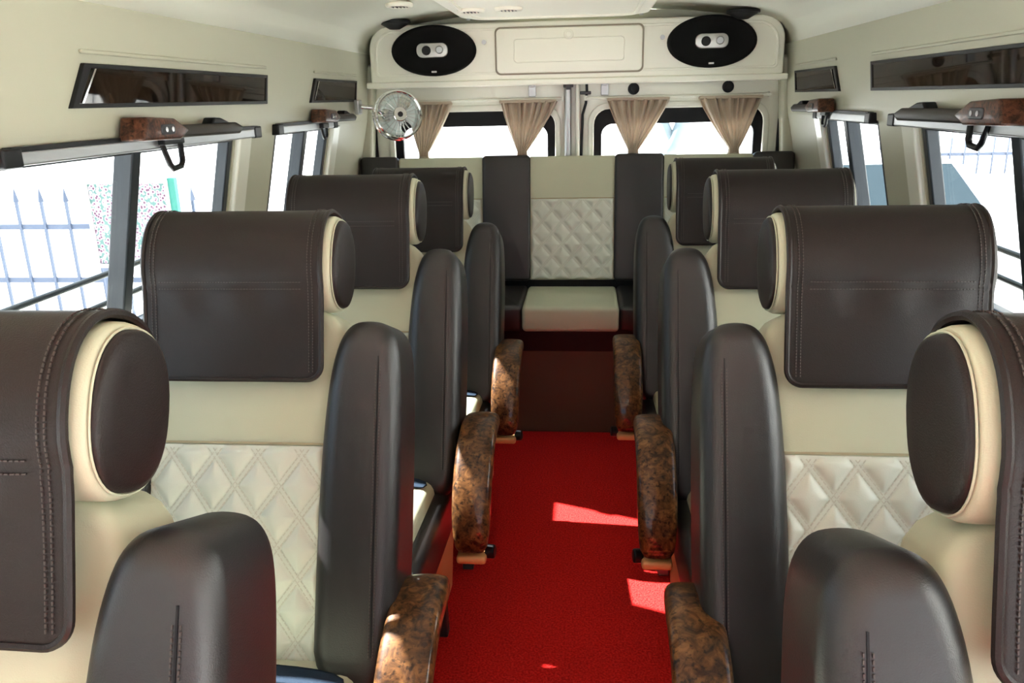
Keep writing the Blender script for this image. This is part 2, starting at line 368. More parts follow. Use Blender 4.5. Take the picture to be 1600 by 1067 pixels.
DY = 3.84
def rear_door(n, x0, x1, wx0, wx1, label):
    d = tag(empty('door_%d' % n, ((x0 + x1) / 2, DY, 0.0)), kind='structure', label=label, cat='door')
    ox = d.location.x
    def P(a, b, dd): return (a - ox, dd, b)
    out = rrect(x0, x1, 0.30, 1.56, (0.09, 0.03, .02, .02) if n == 2 else (0.03, 0.09, .02, .02)); inn = rrect(wx0 - .02, wx1 + .02, 0.98, 1.405, 0.07)
    bm = BM(); frame_face(bm, out, inn, P, 0.0, 0.05); finish('door_frame', bm, 'doorwhite', d, bevel=(0.008, 3))
    bm = BM(); frame_face(bm, rrect(wx0 - .045, wx1 + .045, 0.95, 1.43, 0.09), rrect(wx0 - .018, wx1 + .018, 0.98, 1.402, 0.068), P, -0.012, 0.004); finish('window_rim', bm, 'doorwhite', d, bevel=(0.006, 3))
    bm = BM(); frame_face(bm, rrect(wx0 - .022, wx1 + .022, 0.97, 1.408, 0.07), rrect(wx0 + .018, wx1 - .018, 1.0, 1.335, 0.05), P, 0.012, 0.04); finish('window_seal', bm, 'rubber', d, bevel=(0.003, 2))
    bm = BM(); extrude(bm, rrect(wx0, wx1, 0.98, 1.38, 0.05), P, 0.026, 0.030); finish('pane', bm, 'glass', d, smooth=False)
    return d
d1 = rear_door(1, -0.925, -0.020, -0.82, -0.10, 'left rear door with curtained window')
d2 = rear_door(2, 0.020, 0.925, 0.115, 0.84, 'right rear door with curtained window')
bm = BM(); box(bm, (0.0, DY + 0.03, 0.93), (0.075, 0.03, 1.26)); tag(finish('trim_5', bm, 'doorwhite', smooth=False, bevel=(0.006, 3)), kind='structure', label='pale overlap strip where the two rear doors meet', cat='trim')
# black weather strip round the door opening
bm = BM(); frame_face(bm, rrect(-0.955, 0.955, 0.26, 1.585, (0.11, 0.11, .02, .02)), rrect(-0.925, 0.925, 0.30, 1.560, (0.09, 0.09, .02, .02)), rp, DY - 0.015, DY + 0.03)
tag(finish('trim_1', bm, 'rubber', bevel=(0.006, 2)), kind='structure', label='black rubber weather strip around the rear doors', cat='seal')
bm = BM(); frame_face(bm, rrect(-1.12, 1.12, -0.02, 1.82, .02), rrect(-0.950, 0.950, 0.26, 1.582, (0.11, 0.11, .02, .02)), rp, DY + 0.0, DY + 0.04)
tag(finish('trim_2', bm, 'trim', smooth=False), kind='structure', label='cream body frame around the rear door opening', cat='frame')
# corner posts
for s in (-1, 1):
    bm = BM(); bar(bm, (s * 1.03, 3.83, 0.6), (s * 0.955, 3.83, 1.62), 0.10, 0.11, (0, 1, 0))
    tag(finish('trim_%d' % (3 if s < 0 else 4), bm, 'trim', smooth=False, bevel=(0.02, 4)), kind='structure', label='cream rear corner post on the %s' % ('left' if s < 0 else 'right'), cat='post')
# lock rods, wire, plugs, handles on the doors
for x, r, m, lab in ((-0.022, 0.016, 'alu', 'thick grey locking rod on the left rear door edge'), (0.022, 0.010, 'doorwhite', 'slim pale locking rod on the right rear door edge')):
    bm = BM(); cyl(bm, (x, DY - 0.02, 0.6), (x, DY - 0.02, 1.55), r, 12); tag(finish('locking_rod', bm, m), lab, 'rod')
bm = BM(); tube(bm, [(0.062, DY - .012, 1.55), (0.064, DY - .014, 1.48), (0.060, DY - .014, 1.43), (0.045, DY - .014, 1.38), (0.040, DY - .014, 1.2), (0.040, DY - .014, 1.0)], 0.006, 8)
tag(finish('door_cable', bm, 'black'), 'black cable running down the inner edge of the right rear door', 'cable')
lt = tag(empty('door_latch', (-0.02, DY - 0.035, 1.50)), 'dark metal latch at the top where the rear doors meet', 'latch')
bm = BM(); box(bm, (0, 0, 0.025), (0.045, 0.03, 0.05)); finish('body', bm, 'steel', lt, smooth=False, bevel=(0.003, 2))
bm = BM(); box(bm, (0, -0.015, 0.005), (0.02, 0.02, 0.03)); finish('bolt', bm, 'steel', lt, smooth=False, bevel=(0.003, 2))
bm = BM(); box(bm, (0.078, .005, -0.025), (0.05, 0.02, 0.014)); finish('striker', bm, 'steel', lt, smooth=False, bevel=(0.003, 2))
for x, lab in ((-0.185, 'grey bracket above the inner curtain of the left rear door'), (0.145, 'grey bracket above the inner curtain of the right rear door')):
    bm = BM(); box(bm, (x, DY - 0.008, 1.490), (0.034, 0.014, 0.055)); box(bm, (x, DY - 0.02, 1.510), (0.022, 0.02, 0.012))
    tag(finish('door_bracket', bm, 'alu', smooth=False, bevel=(0.003, 2)), lab, 'bracket')
for x, lab in ((0.275, 'black round plug over the inner curtain of the right rear door'), (0.695, 'black round plug over the outer curtain of the right rear door')):
    bm = BM(); cyl(bm, (x, DY + 0.002, 1.488), (x, DY - 0.006, 1.488), 0.026, 20); cyl(bm, (x, DY - 0.006, 1.488), (x, DY - 0.012, 1.488), 0.015, 20)
    tag(finish('rubber_plug', bm, 'rubber', bevel=(0.002, 2)), lab, 'plug')

# curtains
def curtain(x0, x1, tip, label, seed):
    rnd = random.Random(seed); nple = 8; ph = [rnd.uniform(-.5, .5) for _ in range(nple + 1)]
    t = tag(empty('curtain', ((x0 + x1) / 2, DY - 0.030, 1.44)), label, 'curtain', 'taupe curtains on the rear doors')
    ox, oy, oz = t.location; bm = BM()
    def fn(u, v):
        k = v ** 0.9
        z = 1.442 - 0.36 * v
        if v < 0.62: q = (v / 0.62) ** 1.15
        else: q = 1 - 0.25 * ((v - 0.62) / 0.38)
        xa = x0 + (tip - 0.022 - x0) * q; xb = x1 + (tip + 0.022 - x1) * q
        uu = u + 0.02 * math.sin(u * 19 + seed) * (1 - q)
        x = xa + (xb - xa) * uu
        amp = 0.014 * (1 - 0.3 * q)
        y = DY - 0.030 + amp * math.sin(2 * math.pi * nple * u + ph[int(u * nple)] * 0.6) + 0.006 * math.sin(3 * u + 9 * v + seed)
        return (x - ox, y - oy, z - oz)
    grid(bm, 96, 26, fn); finish('cloth', bm, 'curtain', t, fix=False, solid=0.002)
    bm = BM(); box(bm, ((x0 + x1) / 2 - ox, 0, 0.004), (x1 - x0, 0.034, 0.014)); finish('heading_tape', bm, 'curtain', t, smooth=False, bevel=(0.004, 2))
    bm = BM(); cyl(bm, (tip - ox, 0, 1.185 - oz), (tip - ox, 0, 1.205 - oz), 0.019, 16); finish('tie', bm, 'curtain', t, bevel=(0.004, 2))
curtain(-0.772, -0.555, -0.700, 'taupe curtain gathered in a point, just right of the clear fan', 1)
curtain(-0.335, -0.075, -0.236, 'taupe gathered curtain at the inner edge of the left rear door window', 2)
curtain(0.155, 0.435, 0.276, 'taupe gathered curtain at the inner edge of the right rear door window', 3)
curtain(0.565, 0.845, 0.730, 'taupe gathered curtain at the outer right edge of the rear windows', 4)
for x0, x1, lab in ((-0.86, -0.05, 'thin white curtain rod over the left rear window'), (0.06, 0.88, 'thin white curtain rod over the right rear window')):
    bm = BM(); cyl(bm, (x0, DY - 0.03, 1.452), (x1, DY - 0.03, 1.452), 0.006, 10)
    for x in (x0, x1): box(bm, (x, DY - 0.016, 1.452), (0.014, 0.034, 0.022))
    tag(finish('curtain_rod', bm, 'doorwhite'), lab, 'rod')

# ------------------------------------------------------------------ roof duct and vents
duct = tag(empty('roof_duct', (-0.05, 3.0, 1.80)), 'cream raised duct panel along the middle of the ceiling', 'duct')
bm = BM(); extrude(bm, rrect(-0.40, 0.36, -4.6, 0.52, 0.10, 8), lambda a, b, d: (a, b, d), -0.028, 0.03); finish('duct_panel', bm, 'ceil', duct, bevel=(0.012, 4))
bm = BM(); frame_face(bm, rrect(-0.35, 0.31, -4.5, 0.47, 0.08, 8), rrect(-0.335, 0.295, -4.48, 0.455, 0.07, 8), lambda a, b, d: (a, b, d), -0.036, -0.02); finish('bead', bm, 'ceil', duct, bevel=(0.004, 2))
for x, y in ((-0.37, 0.48), (0.33, 0.48), (-0.02, 0.5)):
    bm = BM(); cyl(bm, (x, y, -0.033), (x, y, -0.026), 0.008, 12); finish('screw', bm, 'alu', duct)
for x, y, lab in ((-0.62, 3.10, 'round ceiling vent nearest the left wall'), (-0.36, 3.12, 'round ceiling vent just above the left oval speaker'), (-0.22, 3.10, 'round ceiling vent nearest the middle of the ceiling')):
    z = 1.797 if x < -.5 else 1.773
    t = tag(empty('ceiling_vent', (x, y, z)), lab, 'vent')
    bm = BM(); tube(bm, [(0.042 * math.cos(k * math.pi / 12), 0.042 * math.sin(k * math.pi / 12), -0.004) for k in range(24)], 0.010, 8, True); finish('rim', bm, 'ceil', t)
    bm = BM(); cyl(bm, (0, 0, 0.004), (0, 0, -0.004), 0.040, 24); finish('core', bm, 'black', t, smooth=False)
    for k in range(-2, 3):
        bm = BM(); box(bm, (k * 0.013, 0, -0.008), (0.003, 2 * math.sqrt(0.038 ** 2 - (k * 0.013) ** 2), 0.008)); finish('fin', bm, 'steel', t, smooth=False)

# ------------------------------------------------------------------ overhead smoked panels, rails, consoles, loops
def overhead_panel(s, y0, y1, label, slant=0.05):
    t = tag(empty('overhead_panel', (s * 0.93, (y0 + y1) / 2, 1.50)), label, 'panel', 'smoked burl panels above the side windows')
    ox, oy, oz = t.location
    def P(a, b, d): return (s * (wall_x(b) - d) - ox, a - oy, b - oz)
    z0, z1 = 1.464, 1.538
    q = [(y0, z0), (y1, z0), (y1 + 0.012, z1), (y0 + slant, z1)]
    bm = BM(); extrude(bm, q, P, -0.004, 0.006); finish('smoked_pane', bm, 'burldark', t, smooth=False, bevel=(0.002, 2))
    qo = [(y0 - .022, z0 - .006), (y1 + .010, z0 - .006), (y1 + .022, z1 + .006), (y0 + slant - .016, z1 + .006)]
    bm = BM(); frame_face(bm, qo, [(y0 + .006, z0 + .003), (y1 - .004, z0 + .003), (y1 + .008, z1 - .003), (y0 + slant + .006, z1 - .003)], P, -0.004, 0.009); finish('edge_frame', bm, 'black', t, smooth=False, bevel=(0.002, 2))
    bm = BM(); extrude(bm, [(y0 + .010, z0 + .004), (y0 + .016, z0 + .004), (y0 + slant + .020, z1 - .004), (y0 + slant + .014, z1 - .004)], P, 0.004, 0.011); finish('bright_strip', bm, 'chrome', t, smooth=False)
    # moulded brow above
    bm = BM(); bar(bm, P(y0 + .03, 1.566, 0.004), P(y1 + .02, 1.566, 0.004), 0.009, 0.008, (s, 0, 0)); finish('brow', bm, 'trim', t, smooth=False, bevel=(0.004, 3))
overhead_panel(-1, 1.56, 2.53, 'long dark smoked panel above the left sliding window')
overhead_panel(1, 1.40, 2.66, 'long dark smoked panel above the right sliding window, with a bluish reflection')
overhead_panel(-1, 2.98, 3.55, 'short smoked panel at the rear left above the small window')
overhead_panel(1, 3.02, 3.60, 'short smoked panel at the rear right above the small window')

def window_rail(s, y0, y1, label):
    t = tag(empty('curtain_rail', (s * 0.94, (y0 + y1) / 2, 1.375)), label, 'rail', 'grey rails along the tops of the side windows')
    bm = BM(); bar(bm, (0, y0 - t.location.y, 0), (0, y1 - t.location.y, 0), 0.020, 0.026); finish('track', bm, 'alu', t, smooth=False, bevel=(0.004, 3))
    bm = BM(); bar(bm, (-s * 0.002, y0 - t.location.y, 0.016), (-s * 0.002, y1 - t.location.y, 0.016), 0.018, 0.009); finish('gasket', bm, 'black', t, smooth=False)
    for y in (y0, y1):
        bm = BM(); box(bm, (0, y - t.location.y, 0.002), (0.026, 0.05, 0.034)); finish('end_cap', bm, 'black', t, smooth=False, bevel=(0.004, 2))
window_rail(-1, 1.34, 2.43, 'long grey rail along the top of the left sliding window')
window_rail(1, 1.30, 2.46, 'long grey rail along the top of the right sliding window')
window_rail(-1, 2.62, 3.22, 'short grey rail over the small rear left window')
window_rail(1, 2.66, 3.26, 'short grey rail over the small rear right window')

def console(s, y0, length, scale, label):
    t = tag(empty('wall_console', (s * 0.935, y0, 1.405)), label, 'console', 'burl trimmed consoles over the side windows')
    k = scale
    def P(y, z, d): return (-s * d * k, y * k, z * k)
    # burl end block, a leaning wedge facing the aisle
    bm = BM(); q = [(0, -0.018), (0.17, -0.022), (0.22, -0.002), (0.15, 0.028), (0.02, 0.034)]
    extrude(bm, q, P, 0.0, 0.065); finish('burl_block', bm, 'burlred', t, bevel=(0.006, 3))
    bm = BM(); extrude(bm, rrect(0.075, 0.14, -0.008, 0.016, 0.008), P, 0.063, 0.068); finish('lamp_bezel', bm, 'steel', t, bevel=(0.002, 2))
    for yy in (0.093, 0.122):
        bm = BM(); cyl(bm, P(yy, 0.004, 0.066), P(yy, 0.004, 0.071), 0.006 * k, 14); finish('lamp_bulb', bm, 'chrome', t)
    bm = BM(); q = [(0.16, -0.020), (length, -0.024), (length + .03, -0.006), (length - .02, 0.008), (0.18, 0.010)]
    extrude(bm, q, P, 0.0, 0.050); finish('shelf_body', bm, 'taupe', t, bevel=(0.008, 3))
    bm = BM(); q = [(length - .16, 0.006), (length - .03, 0.004), (length - .10, 0.022), (length - .14, 0.024)]
    extrude(bm, q, P, 0.006, 0.040); finish('vent_fin', bm, 'black', t, bevel=(0.004, 2))
console(-1, 1.68, 0.56, 0.95, 'burl wood console with lamp on the left wall over the long window')
console(1, 1.70, 0.60, 1.0, 'burl wood console with lamp on the right wall over the long window')
console(-1, 2.93, 0.50, 0.9, 'small burl wood console behind the clear fan on the left')
console(1, 3.02, 0.50, 0.9, 'small burl wood console at the rear right corner')

def loop(s, y, z, k, label):
    t = tag(empty('window_latch', (s * 0.925, y, z)), label, 'latch', 'black pull loops under the window rails')
    pts = [(0, -0.045 * k, 0.030 * k), (0, 0.045 * k, 0.030 * k), (0, 0.046 * k, -0.018 * k), (0, 0.036 * k, -0.030 * k), (0, -0.004 * k, -0.034 * k), (0, -0.018 * k, -0.022 * k)]
    bm = BM(); tube(bm, pts, 0.0075 * k, 8, True); finish('ring', bm, 'black', t)
    bm = BM(); box(bm, (0, 0, 0.032 * k), (0.022, 0.10 * k, 0.018)); finish('clip', bm, 'black', t, smooth=False, bevel=(0.003, 2))
loop(-1, 1.885, 1.348, 1.0, 'black pull loop hanging under the left wall console')
loop(1, 1.905, 1.366, 1.0, 'black pull loop hanging under the right wall console')
loop(-1, 3.05, 1.352, 0.7, 'small black pull loop at the rear left window')
loop(1, 3.10, 1.362, 0.7, 'small black pull loop at the rear right window')

# ------------------------------------------------------------------ fan
fan = tag(empty('wall_fan', (-0.735, 3.48, 1.40)), 'small round fan with clear guard in the rear left corner', 'fan')
FD = Vector((0.42, -0.86, 0.10)).normalized()
FR = FD.to_track_quat('Z', 'Y').to_matrix()
def FP(x, y, z): return FR @ Vector((x, y, z))
for z, r in ((0.030, 0.070), (0.018, 0.096), (-0.028, 0.100), (-0.034, 0.060)):
    bm = BM(); tube(bm, [FP(r * math.cos(k * math.pi / 18), r * math.sin(k * math.pi / 18), z) for k in range(36)], 0.0035 if r < 0.09 else 0.006, 6, True); finish('guard_ring', bm, 'chrome' if r > 0.09 else 'clear', fan)
for k in range(24):
    a = k * math.pi / 12
    bm = BM(); tube(bm, [FP(r * math.cos(a), r * math.sin(a), z) for r, z in ((0.030, 0.036), (0.070, 0.030), (0.097, 0.016), (0.101, -0.01), (0.100, -0.028), (0.060, -0.034), (0.028, -0.036))], 0.0016, 5); finish('guard_wire', bm, 'silver', fan)
bm = BM(); cyl(bm, FP(0, 0, 0.028), FP(0, 0, 0.042), 0.030, 20); finish('hub', bm, 'chrome', fan, bevel=(0.004, 2))
bm = BM(); cyl(bm, FP(0, 0, 0.041), FP(0, 0, 0.045), 0.011, 16); finish('hub_badge', bm, 'black', fan)
for k in range(3):
    bm = BM(); a0 = k * 2 * math.pi / 3
    def bl(u, v):
        r = 0.018 + 0.068 * u; a = a0 + (v - .5) * (0.7 + 0.9 * u); return FP(r * math.cos(a), r * math.sin(a), 0.004 + 0.016 * (v - .5))
    grid(bm, 6, 8, bl); finish('blade', bm, 'blade', fan, solid=0.002, fix=False)
bm = BM(); cyl(bm, FP(0, 0, -0.10), FP(0, 0, -0.02), 0.034, 20, 0.040); finish('motor', bm, 'alu', fan, bevel=(0.01, 3))
bm = BM(); tube(bm, [FP(0, 0, -0.07), FP(-0.01, -0.02, -0.10) + Vector((-0.02, 0.01, 0.01)), Vector((-0.11, 0.06, 0.03)), Vector((-0.17, 0.05, 0.035))], 0.010, 10); finish('arm', bm, 'chrome', fan)
bm = BM(); box(bm, (-0.185, 0.05, 0.035), (0.02, 0.06, 0.06)); finish('bracket', bm, 'alu', fan, smooth=False, bevel=(0.004, 2))

# ------------------------------------------------------------------ passenger seats
AN = math.radians(21.5); UP = (math.sin(AN), math.cos(AN)); NV = (-math.cos(AN), math.sin(AN)); OB = (-0.27, 0.53)
def bk(x, t, n): return (x, OB[0] + t * UP[0] + n * NV[0], OB[1] + t * UP[1] + n * NV[1])
HC = (0.700, -0.020)              # headrest roll centre (t, n)
RT, RN = 0.088, 0.072
def sp(v): return math.copysign(abs(v) ** 0.86, v)
def hr(x, th, k=1.0, e=0.0): return bk(x, HC[0] + (RT * k + e) * sp(math.sin(th)), HC[1] + (RN * k + e) * sp(math.cos(th)))
def quilt_mesh(name, w, h, fn, dw=0.080, dh=0.108, step=0.003, parent=None, off=(0.0, 0.0)):
    bm = BM(); nu = int(w / step); nv = int(h / step); kk = 1 / math.sqrt(1 / dw ** 2 + 1 / dh ** 2)
    def H(x, t):
        u = (x + off[0]) / dw + (t + off[1]) / dh; v = (x + off[0]) / dw - (t + off[1]) / dh
        d = min(abs(u - round(u)), abs(v - round(v))) * kk
        if d < 0.003: h_ = 0.0014
        elif d < 0.006: h_ = 0.0014 * (0.006 - d) / 0.003
        else:
            q = min(1, (d - 0.005) / 0.026); h_ = 0.0088 * (1 - (1 - q) ** 2.6)
        ex = min(x + w / 2, w / 2 - x, t, h - t)
        return h_ * min(1, max(0.0, ex / 0.010))
    def f(u, v):
        x = (u - .5) * w; t = v * h; return fn(x, t, 0.004 + H(x, t))
    V = grid(bm, nu, nv, f)
    # skirt to close the edge
    ring = [V[i][0] for i in range(nu + 1)] + [V[nu][j] for j in range(1, nv + 1)] + [V[i][nv] for i in range(nu - 1, -1, -1)] + [V[0][j] for j in range(nv - 1, 0, -1)]
    pr = [((i / nu - .5) * w, 0) for i in range(nu + 1)] + [(w / 2, j / nv * h) for j in range(1, nv + 1)] + [((i / nu - .5) * w, h) for i in range(nu - 1, -1, -1)] + [(-w / 2, j / nv * h) for j in range(nv - 1, 0, -1)]
    low = [bm.verts.new(fn(a, b, -0.004)) for a, b in pr]
    for k in range(len(ring)):
        j = (k + 1) % len(ring); bm.faces.new((ring[k], ring[j], low[j], low[k]))
    return finish(name, bm, 'quilt', parent, angle=70)

def chaikin(pts, n=2):
    for _ in range(n):
        out = []
        for i in range(len(pts)):
            a, b = pts[i], pts[(i + 1) % len(pts)]
            out += [(a[0] * .75 + b[0] * .25, a[1] * .75 + b[1] * .25), (a[0] * .25 + b[0] * .75, a[1] * .25 + b[1] * .75)]
        pts = out
    return pts
def quilt_stitches(w, h, fn, parent, dw, dh, off, seg=0.009):
    bm = BM(); L = math.hypot(dw, dh); 
    for sg in (1, -1):
        for k in range(-14, 15):
            for e in (-0.0036, 0.0036):
                # line (x+ox)/dw + sg*(t+ot)/dh = k, shifted by e across
                kk = k + e * math.sqrt(1 / dw ** 2 + 1 / dh ** 2); q = []
                for t in (0.004, h - 0.004): q.append(((kk - sg * (t + off[1]) / dh) * dw - off[0], t))
                (xa, ta), (xb, tb) = q; lo, hi = -w / 2 + .004, w / 2 - .004
                if max(xa, xb) < lo or min(xa, xb) > hi: continue
                def at_x(x): return ta + (tb - ta) * (x - xa) / (xb - xa)
                if xa < lo: ta_, xa_ = at_x(lo), lo
                elif xa > hi: ta_, xa_ = at_x(hi), hi
                else: ta_, xa_ = ta, xa
                if xb < lo: tb_, xb_ = at_x(lo), lo
                elif xb > hi: tb_, xb_ = at_x(hi), hi
                else: tb_, xb_ = tb, xb
                l = math.hypot(xb_ - xa_, tb_ - ta_); n = int(l / seg)
                for i in range(n):
                    a = i / n; b = (i + .72) / n
                    p = Vector(fn(xa_ + (xb_ - xa_) * a, ta_ + (tb_ - ta_) * a, 0.0052)); r = Vector(fn(xa_ + (xb_ - xa_) * b, ta_ + (tb_ - ta_) * b, 0.0052))
                    nn = Vector(fn(0, 0, 1)) - Vector(fn(0, 0, 0)); bar(bm, p, r, 0.0016, 0.0012, nn)
    return tag(finish('quilt_stitching', bm, 'quiltthread', parent, smooth=False), kind='stuff')
def dashes(bm, P, Nn, length, step=0.0052, w=0.0013):
    """short stitches along the curve P(s), s in metres, raised along Nn(s)"""
    s = 0.0
    while s < length - step:
        a = Vector(P(s)); b = Vector(P(s + step * 0.66)); n = Vector(Nn(s))
        if (b - a).length > 1e-5: bar(bm, a + n * 0.0009, b + n * 0.0009, w, 0.0016, n)
        s += step

# flap profile (t, n) by arc length
def flap_profile():
    pts = []
    for k in range(0, 25):
        th = math.radians(205 - k * (205 + 12) / 24.0); pts.append((HC[0] + (RT + .007) * sp(math.sin(th)), HC[1] + (RN + .007) * sp(math.cos(th))))
    t0, n0 = pts[-1]
    for k in range(1, 13):
        q = k / 12.0; t = t0 + (0.487 - t0) * q; n = n0 + (0.030 - n0) * (q ** 0.8); pts.append((t, n))
    return pts
FPROF = flap_profile()
FL = [0.0]
for a, b in zip(FPROF, FPROF[1:]): FL.append(FL[-1] + math.hypot(b[0] - a[0], b[1] - a[1]))
FTOT = FL[-1]
def flap_at(s):
    s = max(0.0, min(FTOT, s))
    for i in range(len(FL) - 1):
        if s <= FL[i + 1]:
            q = (s - FL[i]) / (FL[i + 1] - FL[i]); return (FPROF[i][0] + (FPROF[i + 1][0] - FPROF[i][0]) * q, FPROF[i][1] + (FPROF[i + 1][1] - FPROF[i][1]) * q)
    return FPROF[-1]
def flap_norm(s):
    a = flap_at(s - .004); b = flap_at(s + .004); dt, dn = b[0] - a[0], b[1] - a[1]; l = math.hypot(dt, dn) or 1
    return (dn / l * 1.0, -dt / l)          # (t, n) outward
SEAM = FTOT - 0.165
FW = 0.160
def flap_pt(x, s, e=0.0):
    t, n = flap_at(s); nt, nn = flap_norm(s)
    g = -0.0014 * math.exp(-((s - SEAM) / 0.004) ** 2)
    wv = 0.0022 * math.sin(x * 23 + s * 17) * min(1, max(0, (s - 0.2) / 0.2)) + 0.002 * math.sin(x * 61 + 1.3) * math.exp(-((s - SEAM - .02) / 0.03) ** 2)
    return bk(x, t + nt * (e + g + wv), n + nn * (e + g + wv))
def flap_nv(s):
    nt, nn = flap_norm(s); a = Vector(bk(0, nt, nn)) - Vector(bk(0, 0, 0)); return a

BR = 0.045
def make_seat(s):
    """s=+1: the aisle lies on local +x (seat on the left of the picture)"""
    root = empty('passenger_seat')
    def X(fn): return lambda a, b, d: fn(s * a, b, d)
    # cream back cushion
    bm = BM(); hq = [(0.205, -0.04), (0.205, 0.38), (0.203, 0.48), (0.195, 0.55), (0.176, 0.598), (0.140, 0.618), (0.08, 0.622)]; extrude(bm, chaikin(hq + [(-a, b) for a, b in hq[::-1]], 1), X(bk), -0.115, 0.0); finish('back_cushion', bm, 'cream', root, bevel=(0.018, 4))
    bm = BM(); extrude(bm, rrect(-0.24, 0.24, -0.10, 0.535, (0.08, 0.08, 0.02, 0.02)), X(bk), -0.165, -0.115); finish('back_shell', bm, 'brown2', root, bevel=(0.02, 3))
    # plain upper panel seam + quilted lower panel
    qf = lambda x, t, n: bk(x, t - 0.005, n)
    qp = quilt_mesh('quilted_panel', 0.322, 0.375, qf, parent=root, off=(0.0, 0.02))
    quilt_stitches(0.322, 0.375, qf, qp, 0.080, 0.108, (0.0, 0.02))
    bm = BM(); bar(bm, bk(-0.158, 0.374, 0.001), bk(0.158, 0.374, 0.001), 0.004, 0.004, (0, NV[0], NV[1])); finish('panel_seam', bm, 'seam', root, smooth=False)
    # side bolsters
    for side in (1, -1):
        q = [(0.155, -0.06), (0.292, -0.06), (0.300, 0.10), (0.301, 0.34), (0.300, 0.46), (0.300, 0.53), (0.297, 0.570), (0.286, 0.594), (0.255, 0.604), (0.216, 0.606), (0.190, 0.602), (0.175, 0.584), (0.167, 0.53), (0.164, 0.42), (0.157, 0.32), (0.154, 0.15)]
        oq = chaikin(q)
        bm = BM(); extrude(bm, [(side * a, b) for a, b in oq], X(bk), -0.135, 0.038)
        bo = finish('side_bolster', bm, 'brown2', root, bevel=(BR, 8))
        # seam and twin stitches along the rounded front edge, over the top corner
        ed = [p for p in oq if p[0] > 0.262 and p[1] > 0.0]; ed.sort(key=lambda p: (p[1], -p[0]))
        cum = [0.0]
        for p_, r_ in zip(ed, ed[1:]): cum.append(cum[-1] + math.hypot(r_[0] - p_[0], r_[1] - p_[1]))
        def epos(l, phi):
            l = max(0.0, min(cum[-1] - 1e-6, l))
            i = max(k for k in range(len(cum) - 1) if cum[k] <= l); g = (l - cum[i]) / max(1e-9, cum[i + 1] - cum[i])
            ax, at_ = ed[i]; bx_, bt_ = ed[i + 1]; x_, t_ = ax + (bx_ - ax) * g, at_ + (bt_ - at_) * g
            dx_, dt_ = bx_ - ax, bt_ - at_; ll = math.hypot(dx_, dt_) or 1; nx_, nt_ = dt_ / ll, -dx_ / ll
            o_ = BR * (1 - math.sin(phi))
            P_ = bk(s * side * (x_ - nx_ * o_), t_ - nt_ * o_, 0.038 - BR + BR * math.cos(phi))
            z0_ = Vector(bk(0, 0, 0)); N_ = Vector(bk(s * side * nx_ * math.sin(phi), nt_ * math.sin(phi), math.cos(phi))) - z0_
            return P_, N_
        bm = BM()
        for phi in (0.66, 0.92): dashes(bm, lambda l, phi=phi: epos(l, phi)[0], lambda l, phi=phi: epos(l, phi)[1], cum[-1] - 0.03, 0.0055, 0.0014)
        tag(finish('stitching', bm, 'thread', bo, smooth=False), kind='stuff')
        bm = BM(); tube(bm, [epos(cum[-1] * k / 60, 0.79)[0] for k in range(60)], 0.0009, 6); finish('seam', bm, 'black', bo, smooth=False)
    # headrest roll centre (t, n)
RT, RN = 0.088, 0.072
def sp(v): return math.copysign(abs(v) ** 0.86, v)
def hr(x, th, k=1.0, e=0.0): return bk(x, HC[0] + (RT * k + e) * sp(math.sin(th)), HC[1] + (RN * k + e) * sp(math.cos(th)))
def quilt_mesh(name, w, h, fn, dw=0.080, dh=0.108, step=0.003, parent=None, off=(0.0, 0.0)):
    bm = BM(); nu = int(w / step); nv = int(h / step); kk = 1 / math.sqrt(1 / dw ** 2 + 1 / dh ** 2)
    def H(x, t):
        u = (x + off[0]) / dw + (t + off[1]) / dh; v = (x + off[0]) / dw - (t + off[1]) / dh
        d = min(abs(u - round(u)), abs(v - round(v))) * kk
        if d < 0.003: h_ = 0.0014
        elif d < 0.006: h_ = 0.0014 * (0.006 - d) / 0.003
        else:
            q = min(1, (d - 0.005) / 0.026); h_ = 0.0088 * (1 - (1 - q) ** 2.6)
        ex = min(x + w / 2, w / 2 - x, t, h - t)
        return h_ * min(1, max(0.0, ex / 0.010))
    def f(u, v):
        x = (u - .5) * w; t = v * h; return fn(x, t, 0.004 + H(x, t))
    V = grid(bm, nu, nv, f)
    # skirt to close the edge
    ring = [V[i][0] for i in range(nu + 1)] + [V[nu][j] for j in range(1, nv + 1)] + [V[i][nv] for i in range(nu - 1, -1, -1)] + [V[0][j] for j in range(nv - 1, 0, -1)]
    pr = [((i / nu - .5) * w, 0) for i in range(nu + 1)] + [(w / 2, j / nv * h) for j in range(1, nv + 1)] + [((i / nu - .5) * w, h) for i in range(nu - 1, -1, -1)] + [(-w / 2, j / nv * h) for j in range(nv - 1, 0, -1)]
    low = [bm.verts.new(fn(a, b, -0.004)) for a, b in pr]
    for k in range(len(ring)):
        j = (k + 1) % len(ring); bm.faces.new((ring[k], ring[j], low[j], low[k]))
    return finish(name, bm, 'quilt', parent, angle=70)

